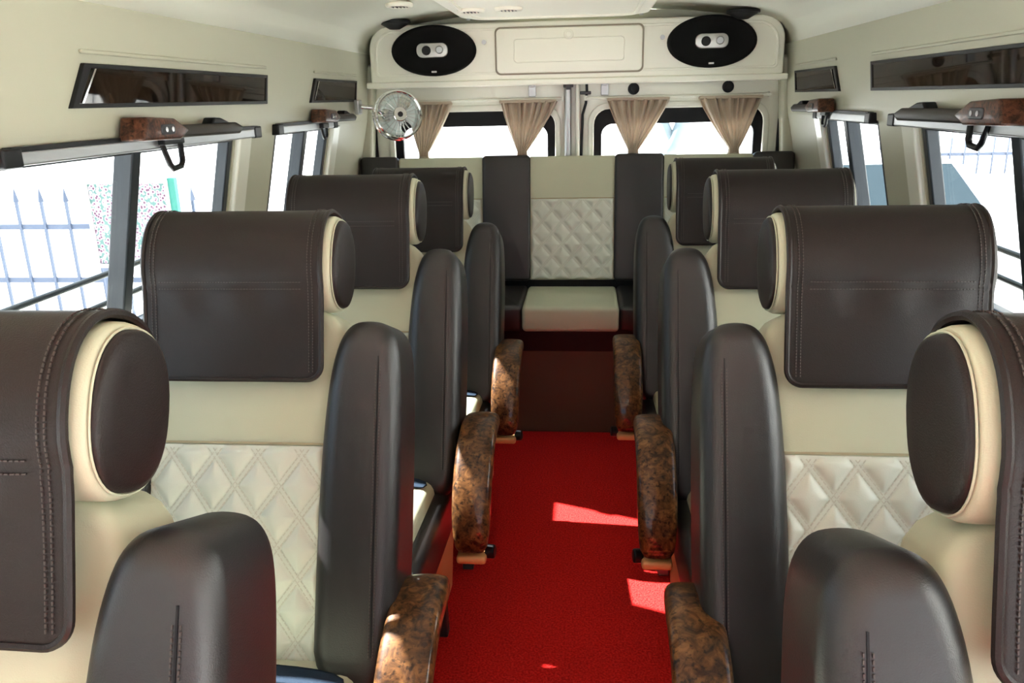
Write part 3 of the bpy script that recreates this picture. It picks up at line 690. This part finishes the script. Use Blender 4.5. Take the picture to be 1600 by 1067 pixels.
def chaikin(pts, n=2):
    for _ in range(n):
        out = []
        for i in range(len(pts)):
            a, b = pts[i], pts[(i + 1) % len(pts)]
            out += [(a[0] * .75 + b[0] * .25, a[1] * .75 + b[1] * .25), (a[0] * .25 + b[0] * .75, a[1] * .25 + b[1] * .75)]
        pts = out
    return pts
def quilt_stitches(w, h, fn, parent, dw, dh, off, seg=0.009):
    bm = BM(); L = math.hypot(dw, dh); 
    for sg in (1, -1):
        for k in range(-14, 15):
            for e in (-0.0036, 0.0036):
                # line (x+ox)/dw + sg*(t+ot)/dh = k, shifted by e across
                kk = k + e * math.sqrt(1 / dw ** 2 + 1 / dh ** 2); q = []
                for t in (0.004, h - 0.004): q.append(((kk - sg * (t + off[1]) / dh) * dw - off[0], t))
                (xa, ta), (xb, tb) = q; lo, hi = -w / 2 + .004, w / 2 - .004
                if max(xa, xb) < lo or min(xa, xb) > hi: continue
                def at_x(x): return ta + (tb - ta) * (x - xa) / (xb - xa)
                if xa < lo: ta_, xa_ = at_x(lo), lo
                elif xa > hi: ta_, xa_ = at_x(hi), hi
                else: ta_, xa_ = ta, xa
                if xb < lo: tb_, xb_ = at_x(lo), lo
                elif xb > hi: tb_, xb_ = at_x(hi), hi
                else: tb_, xb_ = tb, xb
                l = math.hypot(xb_ - xa_, tb_ - ta_); n = int(l / seg)
                for i in range(n):
                    a = i / n; b = (i + .72) / n
                    p = Vector(fn(xa_ + (xb_ - xa_) * a, ta_ + (tb_ - ta_) * a, 0.0052)); r = Vector(fn(xa_ + (xb_ - xa_) * b, ta_ + (tb_ - ta_) * b, 0.0052))
                    nn = Vector(fn(0, 0, 1)) - Vector(fn(0, 0, 0)); bar(bm, p, r, 0.0016, 0.0012, nn)
    return tag(finish('quilt_stitching', bm, 'quiltthread', parent, smooth=False), kind='stuff')
def dashes(bm, P, Nn, length, step=0.0052, w=0.0013):
    """short stitches along the curve P(s), s in metres, raised along Nn(s)"""
    s = 0.0
    while s < length - step:
        a = Vector(P(s)); b = Vector(P(s + step * 0.66)); n = Vector(Nn(s))
        if (b - a).length > 1e-5: bar(bm, a + n * 0.0009, b + n * 0.0009, w, 0.0016, n)
        s += step

# flap profile (t, n) by arc length
def flap_profile():
    pts = []
    for k in range(0, 25):
        th = math.radians(205 - k * (205 + 12) / 24.0); pts.append((HC[0] + (RT + .007) * sp(math.sin(th)), HC[1] + (RN + .007) * sp(math.cos(th))))
    t0, n0 = pts[-1]
    for k in range(1, 13):
        q = k / 12.0; t = t0 + (0.487 - t0) * q; n = n0 + (0.030 - n0) * (q ** 0.8); pts.append((t, n))
    return pts
FPROF = flap_profile()
FL = [0.0]
for a, b in zip(FPROF, FPROF[1:]): FL.append(FL[-1] + math.hypot(b[0] - a[0], b[1] - a[1]))
FTOT = FL[-1]
def flap_at(s):
    s = max(0.0, min(FTOT, s))
    for i in range(len(FL) - 1):
        if s <= FL[i + 1]:
            q = (s - FL[i]) / (FL[i + 1] - FL[i]); return (FPROF[i][0] + (FPROF[i + 1][0] - FPROF[i][0]) * q, FPROF[i][1] + (FPROF[i + 1][1] - FPROF[i][1]) * q)
    return FPROF[-1]
def flap_norm(s):
    a = flap_at(s - .004); b = flap_at(s + .004); dt, dn = b[0] - a[0], b[1] - a[1]; l = math.hypot(dt, dn) or 1
    return (dn / l * 1.0, -dt / l)          # (t, n) outward
SEAM = FTOT - 0.165
FW = 0.160
def flap_pt(x, s, e=0.0):
    t, n = flap_at(s); nt, nn = flap_norm(s)
    g = -0.0014 * math.exp(-((s - SEAM) / 0.004) ** 2)
    wv = 0.0022 * math.sin(x * 23 + s * 17) * min(1, max(0, (s - 0.2) / 0.2)) + 0.002 * math.sin(x * 61 + 1.3) * math.exp(-((s - SEAM - .02) / 0.03) ** 2)
    return bk(x, t + nt * (e + g + wv), n + nn * (e + g + wv))
def flap_nv(s):
    nt, nn = flap_norm(s); a = Vector(bk(0, nt, nn)) - Vector(bk(0, 0, 0)); return a

BR = 0.045
def make_seat(s):
    """s=+1: the aisle lies on local +x (seat on the left of the picture)"""
    root = empty('passenger_seat')
    def X(fn): return lambda a, b, d: fn(s * a, b, d)
    # cream back cushion
    bm = BM(); hq = [(0.205, -0.04), (0.205, 0.38), (0.203, 0.48), (0.195, 0.55), (0.176, 0.598), (0.140, 0.618), (0.08, 0.622)]; extrude(bm, chaikin(hq + [(-a, b) for a, b in hq[::-1]], 1), X(bk), -0.115, 0.0); finish('back_cushion', bm, 'cream', root, bevel=(0.018, 4))
    bm = BM(); extrude(bm, rrect(-0.24, 0.24, -0.10, 0.535, (0.08, 0.08, 0.02, 0.02)), X(bk), -0.165, -0.115); finish('back_shell', bm, 'brown2', root, bevel=(0.02, 3))
    # plain upper panel seam + quilted lower panel
    qf = lambda x, t, n: bk(x, t - 0.005, n)
    qp = quilt_mesh('quilted_panel', 0.322, 0.375, qf, parent=root, off=(0.0, 0.02))
    quilt_stitches(0.322, 0.375, qf, qp, 0.080, 0.108, (0.0, 0.02))
    bm = BM(); bar(bm, bk(-0.158, 0.374, 0.001), bk(0.158, 0.374, 0.001), 0.004, 0.004, (0, NV[0], NV[1])); finish('panel_seam', bm, 'seam', root, smooth=False)
    # side bolsters
    for side in (1, -1):
        q = [(0.155, -0.06), (0.292, -0.06), (0.300, 0.10), (0.301, 0.34), (0.299, 0.46), (0.295, 0.53), (0.287, 0.566), (0.270, 0.588), (0.245, 0.594), (0.215, 0.592), (0.196, 0.578), (0.182, 0.55), (0.170, 0.50), (0.162, 0.42), (0.157, 0.32), (0.154, 0.15)]
        bm = BM(); extrude(bm, chaikin([(side * a, b) for a, b in q]), X(bk), -0.135, 0.038)
        bo = finish('side_bolster', bm, 'brown2', root, bevel=(BR, 8))
        bm = BM()
        for dx in (0.2670, 0.2590):
            P = lambda q_, dx=dx: bk(s * side * dx, 0.02 + q_, 0.0382)
            dashes(bm, P, lambda q_: (0, NV[0], NV[1]), 0.50, 0.0055, 0.0014)
        tag(finish('stitching', bm, 'thread', bo, smooth=False), kind='stuff')
        bm = BM(); bar(bm, bk(s * side * 0.2630, 0.02, 0.0382), bk(s * side * 0.2630, 0.53, 0.0382), 0.0022, 0.002, (0, NV[0], NV[1])); finish('seam', bm, 'black', bo, smooth=False)
    # headrest roll
    bm = BM(); n = 40; prev = None
    secs = [(-0.168, 0.80), (-0.167, 0.90), (-0.163, 0.96), (-0.156, 0.995), (-0.148, 1.0), (0.156, 1.0), (0.165, 0.995), (0.171, 0.97), (0.174, 0.93), (0.175, 0.80)]
    for i, (x, k) in enumerate(secs):
        cur = [bm.verts.new(hr(s * x, 2 * math.pi * j / n, k)) for j in range(n)]
        if prev:
            for j in range(n): bm.faces.new((prev[j], prev[(j + 1) % n], cur[(j + 1) % n], cur[j]))
        if i == 0: bm.faces.new(cur[::-1])
        if i == len(secs) - 1: bm.faces.new(cur)
        prev = cur
    head = finish('headrest', bm, 'cream', root, angle=70)
    for side in (1, -1):
        bm = BM(); prev = None
        for i, (x, k) in enumerate([(0.170, 0.905), (0.1775, 0.905), (0.181, 0.89), (0.1835, 0.82), (0.1855, 0.55), (0.186, 0.0)]):
            if k == 0:
                c = bm.verts.new(hr(s * (side * x + (0.007 if side < 0 else 0)), 0, 0))
                for j in range(n): bm.faces.new((prev[j], prev[(j + 1) % n], c))
                break
            cur = [bm.verts.new(hr(s * (side * x + (0.007 if side < 0 else 0)), 2 * math.pi * j / n, k)) for j in range(n)]
            if prev:
                for j in range(n): bm.faces.new((prev[j], prev[(j + 1) % n], cur[(j + 1) % n], cur[j]))
            else: bm.faces.new(cur)
            prev = cur
        finish('headrest_cap', bm, 'brown', root, angle=80)
        bm = BM(); tube(bm, [hr(s * (side * 0.1765 + (0.007 if side < 0 else 0)), 2 * math.pi * j / 48, 0.925) for j in range(48)], 0.0012, 6, True); finish('cap_piping', bm, 'cream', head)
    # headrest posts
    for x in (-0.11, 0.11):
        bm = BM(); cyl(bm, bk(s * x, 0.55, -0.055), bk(s * x, 0.66, -0.03), 0.007, 12); finish('headrest_post', bm, 'chrome', root)
        bm = BM(); cyl(bm, bk(s * x, 0.628, -0.052), bk(s * x, 0.642, -0.048), 0.016, 14); finish('post_collar', bm, 'black', root)
    # flap
    def fl(u, v):
        x = (u - .5) * 2 * FW; st = v * FTOT
        c = FW - abs(x); r = 0.026
        if c < r: st = v * (FTOT - (r - math.sqrt(max(0, r * r - (r - c) ** 2))))
        return flap_pt(s * x, st)
    bm = BM(); grid(bm, 44, 90, fl)
    flap = finish('headrest_flap', bm, 'brown', root, fix=True)
    for f in ():
        pass
    md = flap.modifiers.new('thickness', 'SOLIDIFY'); md.thickness = 0.007; md.offset = 0
    # piping round the border of the flap
    def edge(e):
        out = []
        for k in range(61): st = k / 60 * (FTOT - 0.026); out.append(flap_pt(-s * FW, st, e))
        for k in range(1, 9):
            a = k / 8 * math.pi / 2; out.append(flap_pt(-s * (FW - 0.026 + 0.026 * math.cos(a)), FTOT - 0.026 + 0.026 * math.sin(a), e))
        for k in range(1, 12): out.append(flap_pt(s * (-FW + 0.026 + (2 * FW - 0.052) * k / 12), FTOT, e))
        for k in range(0, 9):
            a = math.pi / 2 * (1 - k / 8); out.append(flap_pt(s * (FW - 0.026 + 0.026 * math.cos(a)), FTOT - 0.026 + 0.026 * math.sin(a), e))
        for k in range(60, -1, -1): out.append(flap_pt(s * FW, k / 60 * (FTOT - 0.026), e))
        return out
    bm = BM(); tube(bm, edge(0.001), 0.0048, 7); finish('flap_piping', bm, 'brown', flap)
    bm = BM()
    for x in (-0.146, -0.139, 0.139, 0.146): dashes(bm, lambda q_, x=x: flap_pt(s * x, 0.13 + q_, 0.004), lambda q_: flap_nv(0.13 + q_), FTOT - 0.13 - 0.012)
    for ds in (-0.006, 0.006): dashes(bm, lambda q_, ds=ds: flap_pt(s * (-0.132 + q_), SEAM + ds, 0.0038), lambda q_: flap_nv(SEAM), 0.264)
    tag(finish('flap_stitching', bm, 'thread', flap, smooth=False), kind='stuff')
    # seat cushion
    def cu_(a, b, d): return (s * a, b, d - 0.06 * (b + 0.27) * 1.0)
    bm = BM(); extrude(bm, rrect(-0.242, 0.242, -0.70, -0.20, 0.05), cu_, 0.40, 0.532); finish('seat_cushion', bm, 'cream', root, bevel=(0.03, 4))
    for side in (1, -1):
        bm = BM(); extrude(bm, rrect(min(side * .205, side * .276), max(side * .205, side * .276), -0.712, -0.17, 0.03), cu_, 0.36, 0.500); finish('cushion_bolster', bm, 'brown2', root, bevel=(0.035, 5))
    # belt lying in the crease
    bm = BM(); pth = [(-0.235, -0.300, 0.541), (-0.18, -0.315, 0.547), (-0.10, -0.322, 0.543), (0.0, -0.318, 0.542), (0.10, -0.326, 0.546), (0.18, -0.335, 0.548), (0.235, -0.345, 0.541)]
    L_ = []
    for i, (x, y, z) in enumerate(pth): L_.append((bm.verts.new((s * x, y - 0.022, z - 0.001)), bm.verts.new((s * x, y + 0.022, z + 0.004))))
    for a, b in zip(L_, L_[1:]): bm.faces.new((a[0], b[0], b[1], a[1]))
    finish('seat_belt', bm, 'belt', root, solid=0.003, sub=1)
    # armrest on the aisle side
    path = [(-0.120, 0.622), (-0.145, 0.636), (-0.19, 0.646), (-0.24, 0.646), (-0.295, 0.634), (-0.345, 0.606), (-0.39, 0.562), (-0.42, 0.510), (-0.435, 0.455), (-0.437, 0.410)]
    bm = BM(); prev = None; xc = 0.330; n2 = 16
    for i, (y, z) in enumerate(path):
        a = path[max(0, i - 1)]; b = path[min(len(path) - 1, i + 1)]; dy, dz = b[0] - a[0], b[1] - a[1]; l = math.hypot(dy, dz); ny, nz = dz / l, -dy / l
        if nz < 0 and i < 3: ny, nz = -ny, -nz
        if i >= 3 and (ny > 0): ny, nz = -ny, -nz
        w = 0.048 * (0.82 if i == 0 else 0.94 if i == 1 else 1.0 if i < 8 else 0.92 if i == 8 else 0.80); h = 0.026 * (0.8 if i in (0, len(path) - 1) else 1)
        cur = []
        for j in range(n2):
            th = 2 * math.pi * j / n2; c_, s_ = math.cos(th), math.sin(th)
            ex = math.copysign(abs(c_) ** 0.55, c_) * w; en = math.copysign(abs(s_) ** 0.55, s_) * h
            cur.append(bm.verts.new((s * (xc + ex), y + ny * en, z + nz * en)))
        if prev:
            for j in range(n2): bm.faces.new((prev[j], prev[(j + 1) % n2], cur[(j + 1) % n2], cur[j]))
        else: bm.faces.new(cur)
        prev = cur
    bm.faces.new(prev[::-1])
    arm = finish('armrest', bm, 'burl', root, sub=1)
    bm = BM(); extrude(bm, [(-0.13, 0.610), (-0.20, 0.625), (-0.30, 0.600), (-0.38, 0.520), (-0.40, 0.42), (-0.34, 0.42), (-0.28, 0.48), (-0.20, 0.48), (-0.10, 0.54)], lambda a, b, d: (s * d, a, b), 0.302, 0.338); finish('armrest_support', bm, 'black', root, bevel=(0.008, 3))
    bm = BM(); box(bm, (s * xc, -0.432, 0.398), (0.072, 0.040, 0.022)); finish('tip_light', bm, 'tan', arm, bevel=(0.008, 3))  # tan block paints the golden reflected light under the burl tip
    bm = BM(); cyl(bm, (s * 0.30, -0.40, 0.40), (s * 0.372, -0.415, 0.405), 0.007, 10); cyl(bm, (s * 0.362, -0.415, 0.405), (s * 0.385, -0.418, 0.406), 0.017, 14); finish('recline_knob', bm, 'black', root, bevel=(0.004, 2))
    # base
    bm = BM(); box(bm, (0, -0.42, 0.355), (0.50, 0.50, 0.06)); finish('base_frame', bm, 'steel', root, smooth=False, bevel=(0.006, 2))
    bm = BM(); extrude(bm, [(-0.17, 0.40), (-0.66, 0.40), (-0.62, 0.24), (-0.42, 0.20), (-0.26, 0.20)], lambda a, b, d: (s * d, a, b), 0.252, 0.266); finish('side_panel', bm, 'tan', root, smooth=False, bevel=(0.004, 2))
    for x in (-0.22, 0.22):
        for y0, y1 in ((-0.24, -0.20), (-0.58, -0.62)):
            bm = BM(); bar(bm, (s * x, y0, 0.34), (s * x, y1, 0.0), 0.035, 0.035, (1, 0, 0)); finish('leg', bm, 'steel', root, smooth=False, bevel=(0.004, 2))
    return root

SEAT_X = 0.557
ROWY = [0.690, 1.405, 2.118, 2.875]
SEATS = [  # side, x, y, z, arm offset (towards aisle, along, up), label
    (-1, -SEAT_X, ROWY[0], 0.0, (0, 0, 0), 'brown and cream leather seat nearest the camera on the left, cut off by the frame'),
    (-1, -SEAT_X, ROWY[1], 0.0, (0.004, -0.01, -0.028), 'brown and cream leather seat in the second row on the left'),
    (-1, -SEAT_X, ROWY[2], 0.0, (0.020, 0, 0), 'brown and cream leather seat in the third row on the left'),
    (-1, -0.530, ROWY[3], -0.045, (0.0, 0, 0.02), 'brown and cream leather seat on the left, directly before the rear bench'),
    (1, SEAT_X, ROWY[0], 0.0, (0, 0, 0), 'brown and cream leather seat nearest the camera on the right, cut off by the frame'),
    (1, SEAT_X, ROWY[1], 0.0, (-0.022, -0.01, -0.028), 'brown and cream leather seat in the second row on the right'),
    (1, SEAT_X, ROWY[2], 0.0, (-0.008, 0, 0), 'brown and cream leather seat in the third row on the right'),
    (1, 0.534, ROWY[3], -0.025, (0.0, 0, 0.02), 'brown and cream leather seat on the right, directly before the rear bench'),
]
protoL = make_seat(1); protoR = make_seat(-1); usedL = usedR = False
for side, x, y, z, ao, lab in SEATS:
    if side < 0: o = protoL if not usedL else copy_tree(protoL); usedL = True
    else: o = protoR if not usedR else copy_tree(protoR); usedR = True
    o.location = (x, y, 0.0)
    for ch in o.children:
        ch.location = (0, 0, z)
        if ch.name.split('.')[0] in ('armrest', 'armrest_support', 'recline_knob'): ch.location = (-side * ao[0], ao[1], z + ao[2])
        if ch.name.split('.')[0] == 'leg': ch.location = (0, 0, 0)
    tag(o, lab, 'seat', 'reclining passenger seats in two columns')

# ------------------------------------------------------------------ rear bench
ben = tag(empty('rear_bench', (0, 3.35, 0)), 'full width brown and cream rear bench seat under the back windows', 'bench')
BA = math.radians(10.0)
def bb(x, t, n): return (x, 0.285 + t * math.sin(BA) - n * math.cos(BA), 0.62 + t * math.cos(BA) + n * math.sin(BA))
def bx(a, b, d): return bb(a, b, d)
BT = 0.592
for xc in (0.0, -0.605, 0.605):
    bm = BM(); extrude(bm, rrect(xc - 0.20, xc + 0.20, 0.028, BT, 0.012), bx, -0.045, 0.0); finish('back_cushion', bm, 'cream', ben, bevel=(0.008, 3))
    qf = lambda x, t, n, xc=xc: bb(x + xc, t + 0.034, n)
    qp = quilt_mesh('quilted_panel', 0.372, 0.365, qf, 0.093, 0.105, 0.004, ben)
    quilt_stitches(0.372, 0.365, qf, qp, 0.093, 0.105, (0.0, 0.0))
    bm = BM(); bar(bm, bb(xc - 0.19, 0.402, 0.001), bb(xc + 0.19, 0.402, 0.001), 0.004, 0.005, (0, -1, 0)); finish('seam', bm, 'seam', ben, smooth=False)
    bm = BM(); extrude(bm, rrect(xc - 0.205, xc + 0.205, -0.105, 0.30, 0.02), lambda a, b, d: (a, b, d), 0.508, 0.618); finish('seat_cushion', bm, 'cream', ben, bevel=(0.022, 4))
for xc, w in ((-0.3025, 0.222), (0.3025, 0.222), (-0.895, 0.18), (0.895, 0.18)):
    bm = BM(); extrude(bm, rrect(xc - w / 2, xc + w / 2, 0.024, BT + 0.006, 0.02), bx, -0.048, 0.016); finish('back_bolster', bm, 'brown2', ben, bevel=(0.014, 4))
    bm = BM(); extrude(bm, rrect(xc - w / 2 + .012, xc + w / 2 - .012, -0.10, 0.30, 0.02), lambda a, b, d: (a, b, d), 0.508, 0.622); finish('cushion_bolster', bm, 'brown2', ben, bevel=(0.022, 4))
bm = BM(); box(bm, (0, 0.21, 0.45), (1.96, 0.40, 0.12)); finish('bench_deck', bm, 'black', ben, smooth=False)
bm = BM(); box(bm, (0, 0.335, 0.58), (1.94, 0.02, 0.20)); finish('gap_shade_board', bm, 'black', ben, smooth=False)  # black sheet puts the shade between bench back and cushion into colour
bm = BM(); box(bm, (0, 0.035, 0.195), (1.96, 0.03, 0.39)); finish('front_board', bm, 'board', ben, smooth=False, bevel=(0.004, 2))

# ------------------------------------------------------------------ outside
bm = BM(); box(bm, (0, 10, -0.75), (120, 120, 0.3)); tag(finish('ground', bm, 'ground', smooth=False), kind='structure', label='pale sunlit ground around the van', cat='ground')
def fence(name, y, x0, x1, step, ztop, label):
    t = tag(empty(name, ((x0 + x1) / 2, y, -0.6)), label, 'fence'); ox = t.location.x
    bm = BM(); box(bm, (0, 0, ztop * .5 + .04), (0.022, 0.022, ztop - .08)); bmesh.ops.create_cone(bm, cap_ends=True, segments=4, radius1=0.030, radius2=0.0, depth=0.13, matrix=Matrix.Translation((0, 0, ztop + 0.06)))
    p0 = None; x = x0
    while x <= x1:
        if p0 is None: p0 = finish('picket', bm, 'fence', t, smooth=False); o = p0
        else: o = p0.copy(); COL.objects.link(o)
        o.location = (x - ox, 0, 0); x += step
    for z in (0.12, ztop * 0.47, ztop * 0.83):
        bm = BM(); box(bm, (0, 0.02, z), (x1 - x0 + .3, 0.03, 0.045)); finish('rail', bm, 'fence', t, smooth=False)
    return t
fence('picket_fence', 6.5, -7.5, -2.7, 0.225, 1.30, 'blue grey spear topped fence outside the left window')
fence('picket_fence', 12.6, 4.4, 8.6, 0.20, 1.36, 'blue grey spear topped fence beyond the parked car outside the right window')
b = tag(empty('notice_board', (-3.66, 6.3, -0.6)), 'speckled floral printed board outside the left window, by the mullion', 'board')
bm = BM(); box(bm, (0, 0, 1.13), (0.66, 0.04, 0.66)); finish('printed_panel', bm, 'poster', b, smooth=False)
M['teal'] = mat('teal paint', (0.01, 0.14, 0.11, 1), 0.5)
bm = BM(); frame_face(bm, rrect(-0.36, 0.36, 0.77, 1.49, 0.01), rrect(-0.33, 0.33, 0.80, 1.46, 0.01), lambda a, q, d: (a, d, q), -0.035, 0.035); finish('board_frame', bm, 'silver', b, smooth=False)
bm = BM(); box(bm, (0.385, 0, 1.13), (0.06, 0.05, 0.74)); finish('side_strip', bm, 'teal', b, smooth=False)
for x in (-0.3, 0.3):
    bm = BM(); cyl(bm, (x, 0, 0), (x, 0, 0.80), 0.03, 10); finish('post', bm, 'fence', b)
bm = BM(); box(bm, (6.6, 12.2, -0.2), (4.0, 0.25, 0.8)); box(bm, (6.6, 12.2, 0.23), (4.1, 0.34, 0.07)); tag(finish('boundary_wall', bm, 'wallout', smooth=False), 'low grey concrete wall under the right hand fence', 'wall')
# unseen white building, added to bounce daylight in from the right
bld = tag(empty('bounce_building', (12.0, 6.0, -0.6)), 'unseen white building added on the right to bounce daylight', 'building')
M['render'] = mat('white render', (0.82, 0.81, 0.78, 1), 0.9, vary=0.05, vscale=0.7)
bm = BM(); box(bm, (0, 0, 3.2), (5.0, 26.0, 6.4)); finish('wall', bm, 'render', bld, smooth=False)
bm = BM(); box(bm, (0, 0, 6.5), (5.3, 26.3, 0.25)); finish('roof_slab', bm, 'wallout', bld, smooth=False)
for y in (-9, -3, 3, 9):
    for z in (1.7, 4.6):
        bm = BM(); box(bm, (-2.5, y, z), (0.12, 1.4, 1.3)); w_ = finish('window_frame', bm, 'render', bld, smooth=False)
        bm = BM(); box(bm, (-2.56, y, z), (0.02, 1.2, 1.1)); finish('pane', bm, 'carglass', w_, smooth=False)
# white car parked on the right
car = tag(empty('parked_car', (2.86, 8.2, -0.6)), 'white car parked close outside the right window', 'car')
prof = [(-2.1, 0.25), (-2.15, 0.60), (-2.05, 0.86), (-1.2, 1.00), (-1.0, 1.02), (-0.35, 1.40), (0.4, 1.47), (1.3, 1.42), (1.95, 1.02), (2.15, 0.95), (2.15, 0.30)]
bm = BM(); prev = None
for k, (x, sc_) in enumerate(((-0.84, 0.92), (-0.80, 0.985), (-0.6, 1.0), (0.6, 1.0), (0.80, 0.985), (0.84, 0.92))):
    cur = [bm.verts.new((x * (0.86 if z > 1.1 else 1.0), y * (0.99 if abs(x) > .8 else 1), 0.25 + (z - 0.25) * sc_)) for y, z in prof]
    if prev:
        for j in range(len(prof)):
            i = (j + 1) % len(prof); bm.faces.new((prev[j], prev[i], cur[i], cur[j]))
    else: bm.faces.new(cur)
    prev = cur
bm.faces.new(prev[::-1]); finish('body', bm, 'carwhite', car, bevel=(0.05, 4))
for sx in (-1, 1):
    bm = BM(); extrude(bm, [(-0.72, 1.06), (-0.28, 1.33), (0.35, 1.39), (0.35, 1.06)], lambda a, b, d: (sx * (d - 0.11 * (b - 1.0) / .4 + .02), a, b), 0.81, 0.83); finish('side_window', bm, 'carglass', car, smooth=False)
    bm = BM(); extrude(bm, [(0.42, 1.06), (0.42, 1.39), (1.15, 1.36), (1.55, 1.08)], lambda a, b, d: (sx * (d - 0.11 * (b - 1.0) / .4 + .02), a, b), 0.81, 0.83); finish('side_window', bm, 'carglass', car, smooth=False)
    for y in (-1.35, 1.35):
        bm = BM(); cyl(bm, (sx * 0.68, y, 0.31), (sx * 0.86, y, 0.31), 0.31, 28); w_ = finish('wheel', bm, 'rubber', car, bevel=(0.02, 2))
        bm = BM(); cyl(bm, (sx * 0.80, y, 0.31), (sx * 0.87, y, 0.31), 0.19, 24); finish('hubcap', bm, 'silver', w_, bevel=(0.01, 2))
    bm = BM(); box(bm, (sx * 0.92, -0.62, 1.05), (0.18, 0.09, 0.12)); finish('mirror', bm, 'carwhite', car, bevel=(0.03, 3))
bm = BM(); extrude(bm, [(-0.62, 0.0), (0.62, 0.0), (0.54, 1.0), (-0.54, 1.0)], lambda a, b, d: (a, -0.98 + 0.60 * b, 1.035 + 0.355 * b + d), 0.0, 0.012); finish('windscreen', bm, 'carglass', car, smooth=False)
# bare tree behind the van
tree = tag(empty('bare_tree', (0.9, 9.5, -0.6)), 'bare grey tree leaning behind the rear windows', 'tree')
bm = BM(); tube(bm, [(-0.55, 0, 0), (-0.35, 0, 0.7), (0.15, 0, 1.5), (0.5, 0.1, 2.4), (0.7, 0.1, 3.6)], 0.1, 10, rs=[0.12, 0.10, 0.085, 0.07, 0.04]); finish('trunk', bm, 'bark', tree)
for pts in ([(-0.35, 0, 0.7), (-0.7, 0.1, 1.3), (-0.8, 0, 2.2)], [(0.15, 0, 1.5), (-0.2, .2, 2.3), (-0.1, .2, 3.2)], [(0.5, 0.1, 2.4), (1.0, 0, 3.0), (1.3, 0, 3.8)]):
    bm = BM(); tube(bm, pts, 0.05, 8, rs=[0.06, 0.045, 0.02]); finish('branch', bm, 'bark', tree)
